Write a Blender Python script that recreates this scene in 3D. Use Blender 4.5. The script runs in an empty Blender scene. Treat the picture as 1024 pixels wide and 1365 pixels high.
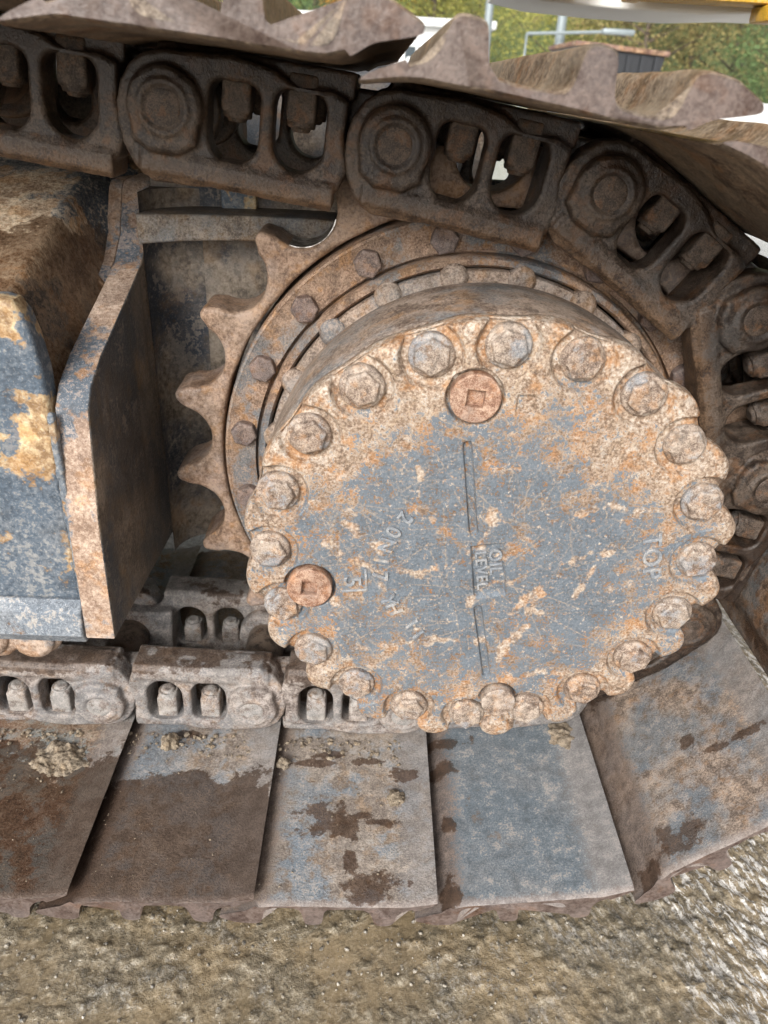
import bpy, bmesh, math, random
import numpy as np
from mathutils import Vector, Matrix, noise as mnoise

S = bpy.context.scene
COL = S.collection
PI = math.pi
ZO = 0.862                      # eye height above the ground

# ------------------------------------------------------------------ camera
cd = bpy.data.cameras.new('camera'); cam = bpy.data.objects.new('camera', cd); COL.objects.link(cam)
R_ = Vector((0.99889677, -0.00398076, 0.04679108)); U_ = Vector((-0.03877595, 0.49212998, 0.86965769)); F_ = Vector((0.02648919, 0.87051263, -0.49143269))
M = Matrix((R_, U_, -F_)).transposed().to_4x4(); M.translation = (0, 0, ZO); cam.matrix_world = M
cd.sensor_fit = 'VERTICAL'; cd.sensor_height = 36; cd.lens = 36 * 1012.1 / 1365
cd.clip_start = 0.02; cd.clip_end = 3000
cd.dof.use_dof = True; cd.dof.focus_distance = 0.86; cd.dof.aperture_fstop = 7.0
S.camera = cam

# ------------------------------------------------------------------ sky, sun, exposure
SUN_EL, SUN_AZ = 31, 202        # azimuth from +Y clockwise: behind the camera, a little to the left
w = bpy.data.worlds.new('World'); S.world = w; w.use_nodes = True
nt = w.node_tree; bg = nt.nodes['Background']
sky = nt.nodes.new('ShaderNodeTexSky'); sky.sky_type = 'NISHITA'; sky.sun_disc = False
sky.sun_elevation = math.radians(SUN_EL); sky.sun_rotation = math.radians(SUN_AZ)
sky.air_density = 1.0; sky.dust_density = 3.0; sky.ozone_density = 1.0
hs = nt.nodes.new('ShaderNodeHueSaturation'); hs.inputs['Saturation'].default_value = 0.22
nt.links.new(sky.outputs[0], hs.inputs['Color']); nt.links.new(hs.outputs[0], bg.inputs[0])
bg.inputs[1].default_value = 0.125
sd = bpy.data.lights.new('sun', 'SUN'); sd.energy = 1.5; sd.angle = math.radians(18); sd.color = (1, 0.97, 0.93)
sun = bpy.data.objects.new('sun', sd); COL.objects.link(sun)
el, az = math.radians(SUN_EL), math.radians(SUN_AZ)
to_sun = Vector((math.sin(az) * math.cos(el), math.cos(az) * math.cos(el), math.sin(el)))
sun.rotation_euler = to_sun.to_track_quat('Z', 'Y').to_euler()
S.view_settings.view_transform = 'Standard'; S.view_settings.look = 'None'
S.view_settings.gamma = 1; S.view_settings.exposure = 0.92
S.render.engine = 'CYCLES'
S.cycles.max_bounces = 5; S.cycles.use_adaptive_sampling = True; S.cycles.adaptive_threshold = 0.02; S.cycles.diffuse_bounces = 3; S.cycles.glossy_bounces = 2; S.cycles.caustics_reflective = False; S.cycles.caustics_refractive = False

# ------------------------------------------------------------------ node helpers
class Mat:
    def __init__(self, name, rnd=True):
        self.m = bpy.data.materials.new(name); self.m.use_nodes = True
        self.t = self.m.node_tree; self.b = self.t.nodes['Principled BSDF']
        tc = self.n('ShaderNodeTexCoord'); self.obj = tc.outputs['Object']; self.v = self.obj
        if rnd:
            oi = self.n('ShaderNodeObjectInfo')
            self.v = self.vm('ADD', self.obj, self.vm('SCALE', self.comb(oi.outputs['Random'], self.math('MULTIPLY', oi.outputs['Random'], 7.3), self.math('MULTIPLY', oi.outputs['Random'], 3.1)), scale=9.0))
    def n(self, t): return self.t.nodes.new(t)
    def link(self, a, b):
        if hasattr(a, 'is_output'): self.t.links.new(a, b)
        else: b.default_value = a if not (isinstance(a, tuple) and len(a) == 3 and len(b.default_value) == 4) else (*a, 1)
    def comb(self, x, y, z):
        c = self.n('ShaderNodeCombineXYZ')
        for i, q in enumerate((x, y, z)): self.link(q, c.inputs[i])
        return c.outputs[0]
    def sep(self, v):
        c = self.n('ShaderNodeSeparateXYZ'); self.link(v, c.inputs[0]); return c.outputs
    def vm(self, op, a, b=None, scale=None):
        k = self.n('ShaderNodeVectorMath'); k.operation = op; self.link(a, k.inputs[0])
        if b is not None: self.link(b, k.inputs[1])
        if scale is not None: k.inputs['Scale'].default_value = scale
        return k.outputs['Value'] if op in ('LENGTH', 'DOT_PRODUCT', 'DISTANCE') else k.outputs[0]
    def math(self, op, a, b=0.0, clamp=False):
        k = self.n('ShaderNodeMath'); k.operation = op; k.use_clamp = clamp
        self.link(a, k.inputs[0]); self.link(b, k.inputs[1]); return k.outputs[0]
    def add(self, a, b): return self.math('ADD', a, b)
    def mul(self, a, b): return self.math('MULTIPLY', a, b)
    def noise(self, scale, detail=6, rough=0.6, v=None, dist=0.0, off=0.0):
        k = self.n('ShaderNodeTexNoise'); vv = v if v is not None else self.v
        if off: vv = self.vm('ADD', vv, (off, off * 1.7, off * 0.6))
        self.link(vv, k.inputs['Vector']); k.inputs['Scale'].default_value = scale
        k.inputs['Detail'].default_value = detail; k.inputs['Roughness'].default_value = rough; k.inputs['Distortion'].default_value = dist
        return k.outputs[0]
    def vor(self, scale, feature='F1', v=None, rand=1.0):
        k = self.n('ShaderNodeTexVoronoi'); k.feature = feature; self.link(v if v is not None else self.v, k.inputs['Vector'])
        k.inputs['Scale'].default_value = scale; k.inputs['Randomness'].default_value = rand; return k.outputs['Distance']
    def step(self, x, lo, hi):       # smooth step
        k = self.n('ShaderNodeMapRange'); k.interpolation_type = 'SMOOTHSTEP'; self.link(x, k.inputs[0])
        self.link(lo, k.inputs[1]); self.link(hi, k.inputs[2]); return k.outputs[0]
    def ramp(self, f, stops):
        k = self.n('ShaderNodeValToRGB'); self.link(f, k.inputs[0]); e = k.color_ramp.elements
        while len(e) < len(stops): e.new(0.5)
        for q, (p, c) in zip(e, stops): q.position = p; q.color = (*c, 1)
        return k.outputs[0]
    def mix(self, f, a, b, mode='MIX'):
        k = self.n('ShaderNodeMix'); k.data_type = 'RGBA'; k.blend_type = mode
        self.link(f, k.inputs[0]); self.link(a, k.inputs[6]); self.link(b, k.inputs[7]); return k.outputs[2]
    def attr(self, name):
        k = self.n('ShaderNodeAttribute'); k.attribute_name = name; return k.outputs['Fac']
    def bump(self, h, strength=0.5, dist=0.002, prev=None):
        k = self.n('ShaderNodeBump'); k.inputs['Strength'].default_value = strength; k.inputs['Distance'].default_value = dist
        self.link(h, k.inputs['Height'])
        if prev is not None: self.link(prev, k.inputs['Normal'])
        return k.outputs[0]
    def out(self, col, rough, normal=None, metal=0.0, spec=0.5):
        self.link(col, self.b.inputs['Base Color']); self.link(rough, self.b.inputs['Roughness'])
        self.link(metal, self.b.inputs['Metallic']); self.b.inputs['Specular IOR Level'].default_value = spec
        if normal is not None: self.link(normal, self.b.inputs['Normal'])
        return self.m

PAINT = (0.115, 0.148, 0.185)
RUST = dict(dark=(0.055, 0.030, 0.020), mid=(0.19, 0.10, 0.055), light=(0.40, 0.26, 0.16), orange=(0.42, 0.19, 0.06))

def rusty(name, paint=PAINT, rust=RUST, amount=0.5, soft=0.03, scale=11, dust=(0.30, 0.26, 0.215), dusty=0.3, rough=0.7,
          bump=0.5, speck=0.35, wet=None, wetcol=(0.045, 0.028, 0.018), streak=0.0, metal=0.0, sharp_rust=0.6, wetrough=0.3, grit=0.28, bands=False, rail=False, mixw=(0.56, 0.32, 0.12), edge=0.0, edgecol=(0.34, 0.29, 0.25)):
    """rusted and painted steel; amount = share of the surface that still has paint"""
    k = Mat(name)
    big = k.noise(scale, 4, 0.65); med = k.noise(scale * 4.2, 4, 0.68, off=3.1); fine = k.noise(scale * 30, 2, 0.65, off=7.7); tiny = k.noise(scale * 85, 1, 0.6, off=1.3)
    tone = k.step(k.add(k.mul(med, 0.58), k.mul(fine, 0.42)), 0.34, 0.66)
    rc = k.ramp(tone, [(0.04, rust['dark']), (0.36, rust['mid']), (0.68, rust['light']), (0.94, tuple(min(1, c * 1.4) for c in rust['light']))])
    om = k.step(k.noise(scale * 2.6, 3, 0.75, off=12.4), 0.52, 0.63)
    rc = k.mix(k.mul(om, sharp_rust), rc, k.mix(tone, tuple(c * 0.55 for c in rust['orange']), tuple(min(1, c * 1.4) for c in rust['orange'])))
    field = k.add(k.add(k.mul(big, mixw[0]), k.mul(med, mixw[1])), k.mul(fine, mixw[2]))
    th = 0.5 + (0.5 - amount) * 0.30
    pm = k.step(field, th - soft, th + soft)
    pc = k.mix(tone, tuple(c * 0.62 for c in paint), tuple(c * 1.3 for c in paint))
    sp = k.step(k.add(k.mul(fine, 0.35), k.mul(med, 0.65)), 0.545, 0.575)
    pm = k.mul(pm, k.math('SUBTRACT', 1.0, k.mul(sp, speck)))
    col = k.mix(pm, rc, pc)
    dm = k.mul(k.step(k.add(k.mul(k.noise(scale * 0.8, 3, 0.7, off=31.0), 0.65), k.mul(fine, 0.35)), 0.43, 0.60), dusty)
    col = k.mix(dm, col, k.mix(tone, tuple(c * 0.65 for c in dust), tuple(c * 1.3 for c in dust)))
    if bands:      # abraded margins of a shoe: grey along the lip, rusty along the bent edge
        bx_, by_, bz_ = k.sep(k.obj); wv = k.mul(k.math('SUBTRACT', k.add(k.mul(med, 0.6), k.mul(fine, 0.4)), 0.5), 0.09)
        col = k.mix(k.mul(k.step(k.add(bx_, wv), 0.012, -0.004), 0.75), col, k.mix(tone, (0.17, 0.155, 0.145), (0.30, 0.275, 0.26)))
        col = k.mix(k.mul(k.step(k.add(bx_, wv), 0.150, 0.168), 0.8), col, k.mix(tone, (0.085, 0.058, 0.045), (0.21, 0.15, 0.115)))
        col = k.mix(k.mul(k.step(k.add(by_, k.mul(wv, 0.4)), 0.010, 0.004), 0.8), col, k.mix(tone, (0.17, 0.14, 0.125), (0.30, 0.255, 0.23)))
    if rail:       # dry orange rust on the running surface of a link
        bx_, by_, bz_ = k.sep(k.obj); wv = k.mul(k.math('SUBTRACT', k.add(k.mul(med, 0.6), k.mul(fine, 0.4)), 0.5), 0.10)
        col = k.mix(k.mul(k.step(k.add(bz_, wv), -0.046, -0.056), 0.55), col, k.mix(tone, (0.035, 0.021, 0.015), (0.22, 0.125, 0.062)))
    if streak:
        x, y, z = k.sep(k.v)
        sv = k.comb(k.mul(x, 1.0), y, k.mul(z, 0.08))
        st = k.step(k.noise(scale * 8, 4, 0.7, v=sv), 0.5, 0.68)
        col = k.mix(k.mul(st, streak), col, tuple(c * 0.45 for c in dust))
    col = k.mix(k.mul(k.step(tiny, 0.55, 0.72), grit), col, tuple(min(1, c * 1.7 + 0.05) for c in dust))
    col = k.mix(k.mul(k.step(tiny, 0.44, 0.30), grit), col, tuple(c * 0.5 for c in rust['dark']))
    if edge:       # rubbed edges of a casting
        g_ = k.n('ShaderNodeNewGeometry').outputs['Pointiness']
        col = k.mix(k.mul(k.mul(k.step(g_, 0.515, 0.575), k.step(med, 0.36, 0.56)), edge), col, edgecol)
    rg = k.add(k.mul(med, 0.5), rough - 0.25)
    if wet is not None:
        wm = wet(k, big, med)
        wc = k.mix(k.step(field, 0.44, 0.58), wetcol, tuple(c * 2.2 for c in wetcol))
        wc = k.mix(0.38, k.mix(1.0, col, (0.40, 0.32, 0.27), 'MULTIPLY'), wc)
        col = k.mix(k.mul(wm, 0.94), col, wc)
        rg = k.add(k.mul(rg, k.math('SUBTRACT', 1.0, wm)), k.mul(wm, k.add(k.mul(tiny, 0.3), wetrough - 0.15)))
    h = k.add(k.add(k.mul(med, 0.55), k.mul(fine, 0.4)), k.mul(tiny, 0.16))
    nrm = k.bump(h, bump, 0.005)
    return k.out(col, rg, nrm, metal, 0.34)

# ------------------------------------------------------------------ mesh helpers
def link(name, me, mat=None, parent=None, mw=None):
    o = bpy.data.objects.new(name, me); COL.objects.link(o)
    if mat is not None and me is not None:
        if not me.materials: me.materials.append(mat)
        elif me.materials[0] != mat:
            o.material_slots[0].link = 'OBJECT'; o.material_slots[0].material = mat
    if parent is not None: o.parent = parent
    if mw is not None: o.matrix_local = mw
    return o
def empty(name, loc=(0, 0, 0), label=None, cat=None, group=None):
    o = bpy.data.objects.new(name, None); COL.objects.link(o); o.location = loc; o.empty_display_size = 0.05
    return tag(o, label, cat, group)
def tag(o, label=None, cat=None, group=None, kind=None):
    if label: o['label'] = label
    if cat: o['category'] = cat
    if group: o['group'] = group
    if kind: o['kind'] = kind
    return o
def smooth(me, ang=35):
    me.polygons.foreach_set('use_smooth', [True] * len(me.polygons)); me.set_sharp_from_angle(angle=math.radians(ang)); return me
def bm2me(bm, name='mesh', ang=35):
    bmesh.ops.recalc_face_normals(bm, faces=bm.faces[:])
    me = bpy.data.meshes.new(name); bm.to_mesh(me); bm.free(); return smooth(me, ang)
def curve2d(splines, depth, bevel=0.0, name='mesh', bres=2):
    """filled outline with holes -> slab; outline (a, b) becomes (x, z), slab runs y = 0 .. depth"""
    cu = bpy.data.curves.new('c', 'CURVE'); cu.dimensions = '2D'; cu.fill_mode = 'BOTH'
    cu.extrude = depth / 2 - bevel; cu.bevel_depth = bevel; cu.bevel_resolution = bres; cu.offset = -bevel
    for pts in splines:
        sp = cu.splines.new('POLY'); sp.points.add(len(pts) - 1); sp.use_cyclic_u = True
        for q, (a, b) in zip(sp.points, pts): q.co = (a, b, 0, 1)
    o = bpy.data.objects.new('c', cu); COL.objects.link(o)
    me = bpy.data.meshes.new_from_object(o.evaluated_get(bpy.context.evaluated_depsgraph_get())); me.name = name
    bpy.data.objects.remove(o); bpy.data.curves.remove(cu)
    me.transform(Matrix.Translation((0, depth / 2, 0)) @ Matrix.Rotation(PI / 2, 4, 'X'))
    me.materials.clear(); return smooth(me)
def merge(meshes, name='mesh'):
    bm = bmesh.new()
    for m in meshes: bm.from_mesh(m)
    me = bpy.data.meshes.new(name); bm.to_mesh(me); bm.free(); return smooth(me)
def cast(me, voxel, smooth_it=4, amp=0.0, tex=0.02, amp2=0.0, tex2=0.006, name='cast'):
    """union of the shells as one casting: voxel remesh, rounded, slightly uneven"""
    o = bpy.data.objects.new('t', me); COL.objects.link(o)
    r = o.modifiers.new('r', 'REMESH'); r.mode = 'VOXEL'; r.voxel_size = voxel; r.use_smooth_shade = True
    if smooth_it: s = o.modifiers.new('s', 'SMOOTH'); s.iterations = smooth_it; s.factor = 0.5
    for a, t in ((amp, tex), (amp2, tex2)):
        if a:
            tx = bpy.data.textures.new('t', 'CLOUDS'); tx.noise_scale = t; tx.noise_depth = 3
            d = o.modifiers.new('d', 'DISPLACE'); d.texture = tx; d.strength = a; d.mid_level = 0.5
    out = bpy.data.meshes.new_from_object(o.evaluated_get(bpy.context.evaluated_depsgraph_get())); out.name = name
    bpy.data.objects.remove(o); out.materials.clear()
    out.polygons.foreach_set('use_smooth', [True] * len(out.polygons)); return out
def lathe(prof, n=96, name='mesh', ang=30, close=False):
    """profile (radius, y) turned about the y axis"""
    bm = bmesh.new(); rings = []
    for r, y in prof:
        rings.append([bm.verts.new((r * math.cos(2 * PI * i / n), y, r * math.sin(2 * PI * i / n))) for i in range(n)] if r > 1e-6 else [bm.verts.new((0, y, 0))])
    prs = list(zip(rings, rings[1:])) + ([(rings[-1], rings[0])] if close else [])
    for a, b in prs:
        for i in range(n):
            j = (i + 1) % n
            if len(a) == 1 and len(b) == 1: continue
            if len(a) == 1: bm.faces.new((a[0], b[i], b[j]))
            elif len(b) == 1: bm.faces.new((a[i], a[j], b[0]))
            else: bm.faces.new((a[i], a[j], b[j], b[i]))
    return bm2me(bm, name, ang)
def box(x0, x1, y0, y1, z0, z1, bev=0.0, seg=2, name='mesh'):
    bm = bmesh.new(); bmesh.ops.create_cube(bm, size=1)
    for v in bm.verts: v.co = ((x0 + x1) / 2 + v.co.x * (x1 - x0), (y0 + y1) / 2 + v.co.y * (y1 - y0), (z0 + z1) / 2 + v.co.z * (z1 - z0))
    if bev: bmesh.ops.bevel(bm, geom=bm.edges[:], offset=bev, segments=seg, affect='EDGES', profile=0.5)
    return bm2me(bm, name)
def tube(p0, p1, r0, r1=None, n=24, bev=0.0, name='mesh'):
    p0, p1 = Vector(p0), Vector(p1); d = p1 - p0; L = d.length; r1 = r0 if r1 is None else r1
    prof = [(0, 0), (r0 - bev, 0), (r0, bev), (r1, L - bev), (r1 - bev, L), (0, L)] if bev else [(0, 0), (r0, 0), (r1, L), (0, L)]
    me = lathe(prof, n, name); me.transform(Matrix.Translation(p0) @ d.to_track_quat('Y', 'Z').to_matrix().to_4x4()); return me
def poly(n, r, ph=0): return [(r * math.cos(ph + 2 * PI * i / n), r * math.sin(ph + 2 * PI * i / n)) for i in range(n)]
def arc(cx, cz, r, a0, a1, n): return [(cx + r * math.cos(math.radians(a0 + (a1 - a0) * i / n)), cz + r * math.sin(math.radians(a0 + (a1 - a0) * i / n))) for i in range(n + 1)]
def T(x, y, z): return Matrix.Translation((x, y, z))
def hexbolt(r_hex, r_wash, h, hw, name, rough=0.0006):
    """bolt head pointing to -y, washer face at y = 0"""
    a = curve2d([poly(6, r_hex)], h, 0.003, bres=3); a.transform(T(0, -h, 0))
    b = lathe([(0, 0.004), (r_wash, 0.004), (r_wash, -hw * 0.6), (r_wash - 0.002, -hw), (0, -hw)], 40)
    return cast(merge([a, b]), 0.0013, 1, rough * 2, 0.012, rough, 0.004, name)

# numpy value noise
def vnoise(x, y, seed=0):
    xi = np.floor(x).astype(np.int64); yi = np.floor(y).astype(np.int64); fx = x - xi; fy = y - yi
    fx = fx * fx * fx * (fx * (fx * 6 - 15) + 10); fy = fy * fy * fy * (fy * (fy * 6 - 15) + 10)
    def h(a, b):
        n = (a * 374761393 + b * 668265263 + seed * 362437) & 0x7fffffff; n = ((n ^ (n >> 13)) * 1274126177) & 0x7fffffff
        return ((n ^ (n >> 16)) & 0xffff) / 65535.0
    return (h(xi, yi) * (1 - fx) + h(xi + 1, yi) * fx) * (1 - fy) + (h(xi, yi + 1) * (1 - fx) + h(xi + 1, yi + 1) * fx) * fy
def fbm(x, y, oct=5, seed=0, gain=0.5):
    s = 0; a = 1; t = 0
    for i in range(oct): s = s + a * vnoise(x, y, seed + i * 17); t += a; a *= gain; x = x * 2.03 + 5.3; y = y * 2.03 + 1.7
    return s / t

# ------------------------------------------------------------------ ground
def axis(lo, hi, step, far):
    a = list(np.arange(lo, hi + 1e-9, step)); st = step; x = hi
    while x < far: st *= 1.35; x += st; a.append(x)
    st = step; x = lo; pre = []
    while x > -far: st *= 1.35; x -= st; pre.append(x)
    return np.array(pre[::-1] + a)
gx = axis(-0.50, 0.72, 0.0030, 900); gy = axis(0.34, 0.98, 0.0030, 900)
X, Y = np.meshgrid(gx, gy)
near = np.exp(-np.maximum(0, np.hypot(X - 0.2, Y - 0.6) - 0.9) / 0.6)
d = fbm(X * 14, Y * 14, 5, 3, 0.55)
lump = np.clip(fbm(X * 70, Y * 70, 4, 9, 0.6) - 0.47, 0, 1)
# wiped slurry to the right: ridges drawn out along one direction
u = X * 0.42 - Y * 0.91; v_ = X * 0.91 + Y * 0.42
wx = fbm(X * 9, Y * 9, 3, 21) * 0.06
slur = np.clip((X - 0.20 + (fbm(X * 5, Y * 5, 3, 33) - 0.5) * 0.35) / 0.22, 0, 1)
ridge = 1 - np.abs(fbm((u + wx) * 38, (v_ + wx) * 120, 3, 41, 0.6) * 2 - 1) * 1.6; ridge = np.clip(ridge, 0, 1)
grit_ = np.clip(fbm(X * 130, Y * 130, 3, 61, 0.6) - 0.52, 0, 1)
H = (d - 0.5) * 0.010 + lump * 0.010 * (1 - slur * 0.4) + grit_ * 0.009 + slur * (ridge ** 2) * 0.005
H = H * near - 0.003 - near * 0.0165
H = np.where(near < 0.02, -0.003 + 0 * H, H)
core = (X > -0.5) & (X < 0.72) & (Y > 0.34) & (Y < 0.98)
lev = np.percentile(H[core & (X < 0.3)], 50) + (fbm(X * 3, Y * 3, 2, 71) - 0.5) * 0.006
pud = np.clip((lev - H) / 0.0022, 0, 1) * core * (1 - 0.75 * slur)
H = H + (np.maximum(H, lev + (fbm(X * 150, Y * 150, 3, 88) - 0.5) * 0.0016) - H) * core * (1 - 0.75 * slur)
me = bpy.data.meshes.new('ground')
ny, nx = X.shape
co = np.stack([X, Y, H], -1).reshape(-1, 3)
idx = np.arange(nx * ny).reshape(ny, nx)
fa = np.stack([idx[:-1, :-1], idx[:-1, 1:], idx[1:, 1:], idx[1:, :-1]], -1).reshape(-1, 4)
me.from_pydata(co.tolist(), [], fa.tolist()); me.polygons.foreach_set('use_smooth', [True] * len(me.polygons))
at = me.attributes.new('puddle', 'FLOAT', 'POINT'); at.data.foreach_set('value', pud.reshape(-1).astype(np.float32))
k = Mat('wet_mud', rnd=False); pd_ = k.attr('puddle')
x, y, z = k.sep(k.obj)
n1 = k.noise(7, 5, 0.62); n2 = k.noise(75, 4, 0.70, off=4.0); n3 = k.noise(300, 3, 0.6, off=9.0); n4 = k.noise(900, 2, 0.6, off=2.0)
tone = k.step(k.add(k.mul(n2, 0.72), k.mul(n3, 0.28)), 0.32, 0.68)
mud = k.ramp(tone, [(0.04, (0.095, 0.080, 0.056)), (0.36, (0.160, 0.132, 0.090)), (0.66, (0.225, 0.184, 0.124)), (0.94, (0.33, 0.285, 0.21))])
mud = k.mix(k.mul(k.step(k.noise(11, 5, 0.65, off=6), 0.45, 0.62), 0.7), mud, k.mix(tone, (0.20, 0.145, 0.08), (0.34, 0.26, 0.155)))
stone = k.ramp(k.step(k.add(k.mul(n3, 0.7), k.mul(n2, 0.3)), 0.35, 0.65), [(0.1, (0.035, 0.037, 0.038)), (0.5, (0.115, 0.115, 0.11)), (0.9, (0.34, 0.33, 0.31))])
sm = k.step(k.add(k.mul(k.noise(20, 4, 0.7, off=14), 0.7), k.mul(n3, 0.3)), 0.53, 0.60)
col = k.mix(k.mul(sm, 0.42), mud, stone)
col = k.mix(k.mul(pd_, 0.72), col, k.mix(k.step(k.add(k.mul(n1, 0.6), k.mul(n3, 0.4)), 0.36, 0.64), (0.150, 0.113, 0.066), (0.30, 0.228, 0.138)))
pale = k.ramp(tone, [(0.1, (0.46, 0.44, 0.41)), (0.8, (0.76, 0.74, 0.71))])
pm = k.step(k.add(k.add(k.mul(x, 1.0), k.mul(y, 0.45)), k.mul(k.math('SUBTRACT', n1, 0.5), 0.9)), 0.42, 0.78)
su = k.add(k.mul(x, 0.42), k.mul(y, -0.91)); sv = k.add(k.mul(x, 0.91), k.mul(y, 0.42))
hm = k.step(k.noise(1.0, 4, 0.7, v=k.comb(k.mul(su, 38), k.mul(sv, 120), 0.0), dist=0.5), 0.50, 0.58)  # pale streaks: sky reflected in the wet ridges, painted into the colour
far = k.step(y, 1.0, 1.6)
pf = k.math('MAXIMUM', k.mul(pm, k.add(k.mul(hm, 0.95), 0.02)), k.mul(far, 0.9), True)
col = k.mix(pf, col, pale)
col = k.mix(k.mul(k.step(n4, 0.66, 0.72), 0.6), col, (0.55, 0.53, 0.48))
rg = k.add(0.07, k.mul(k.step(n2, 0.45, 0.66), 0.26))
rg = k.mul(rg, k.math('SUBTRACT', 1.0, k.mul(pd_, 0.55)))
nrm = k.bump(k.mul(k.add(k.add(k.mul(n2, 0.6), k.mul(n3, 0.6)), k.mul(n4, 0.2)), k.math('SUBTRACT', 1.0, k.mul(pd_, 0.65))), 0.5, 0.006)
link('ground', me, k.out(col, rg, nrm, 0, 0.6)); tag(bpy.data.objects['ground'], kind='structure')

rp = random.Random(4); pv, pf_ = [], []
ico = bmesh.new(); bmesh.ops.create_icosphere(ico, subdivisions=1, radius=1); iv = [v.co.copy() for v in ico.verts]; ifc = [tuple(v.index for v in f.verts) for f in ico.faces]; ico.free()
def ground_z(x_, y_):
    return float(H[min(max(np.searchsorted(gy, y_), 0), ny - 1), min(max(np.searchsorted(gx, x_), 0), nx - 1)])
for i in range(4200):
    x_ = rp.uniform(-0.48, 0.70); y_ = rp.uniform(0.36, 0.68) if i % 6 else rp.uniform(0.6, 0.97); r_ = 0.0005 + 0.0024 * rp.random() ** 5; z_ = ground_z(x_, y_) + r_ * 0.25; b0 = len(pv)
    sx_, sy_, sz_ = (rp.uniform(0.7, 1.4) for _ in range(3)); a_ = rp.uniform(0, PI); ca, sa = math.cos(a_), math.sin(a_)
    for c in iv:
        q = r_ * rp.uniform(0.8, 1.15); xx, yy, zz = c.x * q * sx_, c.y * q * sy_, c.z * q * sz_ * 0.75
        pv.append((x_ + xx * ca - yy * sa, y_ + xx * sa + yy * ca, z_ + zz))
    pf_ += [tuple(b0 + j for j in f) for f in ifc]
pme = bpy.data.meshes.new('gravel'); pme.from_pydata(pv, [], pf_)
k = Mat('gravel_grains', rnd=False); n = k.noise(140, 2, 0.5); n2 = k.noise(900, 2, 0.5, off=3)
tag(link('gravel', pme, k.out(k.ramp(k.add(k.mul(n, 0.7), k.mul(n2, 0.3)), [(0.34, (0.05, 0.05, 0.048)), (0.46, (0.16, 0.14, 0.11)), (0.56, (0.30, 0.26, 0.20)), (0.66, (0.55, 0.52, 0.46))]), 0.35)), 'loose grit and small stones lying in the wet mud', 'gravel', kind='stuff')

# ------------------------------------------------------------------ axle and chain geometry
AX, AZ = 0.127, -0.421 + ZO                       # sprocket axle
PINS = [(-0.832, 0.020), (-0.620, 0.012), (-0.409, -0.010), (-0.198, -0.029), (0.016, -0.051), (0.226, -0.083), (0.405, -0.198), (0.475, -0.396), (0.434, -0.604),
        (0.282, -0.745), (0.066, -0.774), (-0.146, -0.774), (-0.358, -0.774), (-0.570, -0.774), (-0.782, -0.774)]
PINS = [(a, b + ZO) for a, b in PINS]
YL, YF, YS = 0.80, 0.97, 0.54                     # near link face, far link face, outer edge of the shoes

# ------------------------------------------------------------------ crawler track
DARK = dict(dark=(0.015, 0.0105, 0.0085), mid=(0.037, 0.026, 0.0195), light=(0.082, 0.060, 0.045), orange=(0.135, 0.060, 0.021))
LILAC = dict(dark=(0.085, 0.066, 0.057), mid=(0.185, 0.152, 0.136), light=(0.31, 0.27, 0.245), orange=(0.27, 0.165, 0.09))
wet_h = lambda k, big, med: k.mul(k.step(k.add(k.sep(k.obj)[2], k.mul(k.math('SUBTRACT', k.add(k.mul(big, 0.6), k.mul(med, 0.4)), 0.5), 0.30)), 0.004, 0.020), 0.8)
m_chain = rusty('dark_chain_steel', edge=0.6, edgecol=(0.17, 0.13, 0.10), paint=(0.05, 0.044, 0.04), rust=DARK, amount=0.3, scale=14, dust=(0.088, 0.069, 0.055), dusty=0.3, rough=0.44, bump=0.42, sharp_rust=0.45, wet=wet_h, wetcol=(0.014, 0.0095, 0.0075), wetrough=0.32, rail=True, grit=0.2)
wet_r = lambda k, big, med: k.mul(k.step(k.add(k.sep(k.obj)[2], k.mul(k.math('SUBTRACT', k.add(k.mul(big, 0.7), k.mul(med, 0.3)), 0.5), 0.22)), -0.060, -0.068), 0.85)
m_chain_pale = rusty('dusty_chain_steel', edge=0.6, edgecol=(0.42, 0.37, 0.33), paint=(0.17, 0.165, 0.165), rust=LILAC, amount=0.5, scale=14, dust=(0.31, 0.27, 0.235), dusty=0.4, rough=0.6, bump=0.4, sharp_rust=0.4, wet=wet_r, wetcol=(0.045, 0.028, 0.018), wetrough=0.35, grit=0.18)
m_nut = rusty('nut_steel', edge=0.5, edgecol=(0.2, 0.16, 0.13), paint=(0.07, 0.062, 0.055), rust=DARK, amount=0.3, scale=22, dust=(0.13, 0.10, 0.08), dusty=0.3, rough=0.6, bump=0.4)
m_nut_pale = rusty('dusty_nut_steel', edge=0.6, edgecol=(0.45, 0.41, 0.37), paint=(0.26, 0.25, 0.24), rust=LILAC, amount=0.5, scale=22, dust=(0.36, 0.32, 0.28), dusty=0.5, rough=0.65, bump=0.4)
m_pin = rusty('pin_steel', paint=(0.11, 0.09, 0.08), rust=DARK, amount=0.25, scale=26, dust=(0.2, 0.15, 0.12), dusty=0.25, rough=0.5, bump=0.35)

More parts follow.
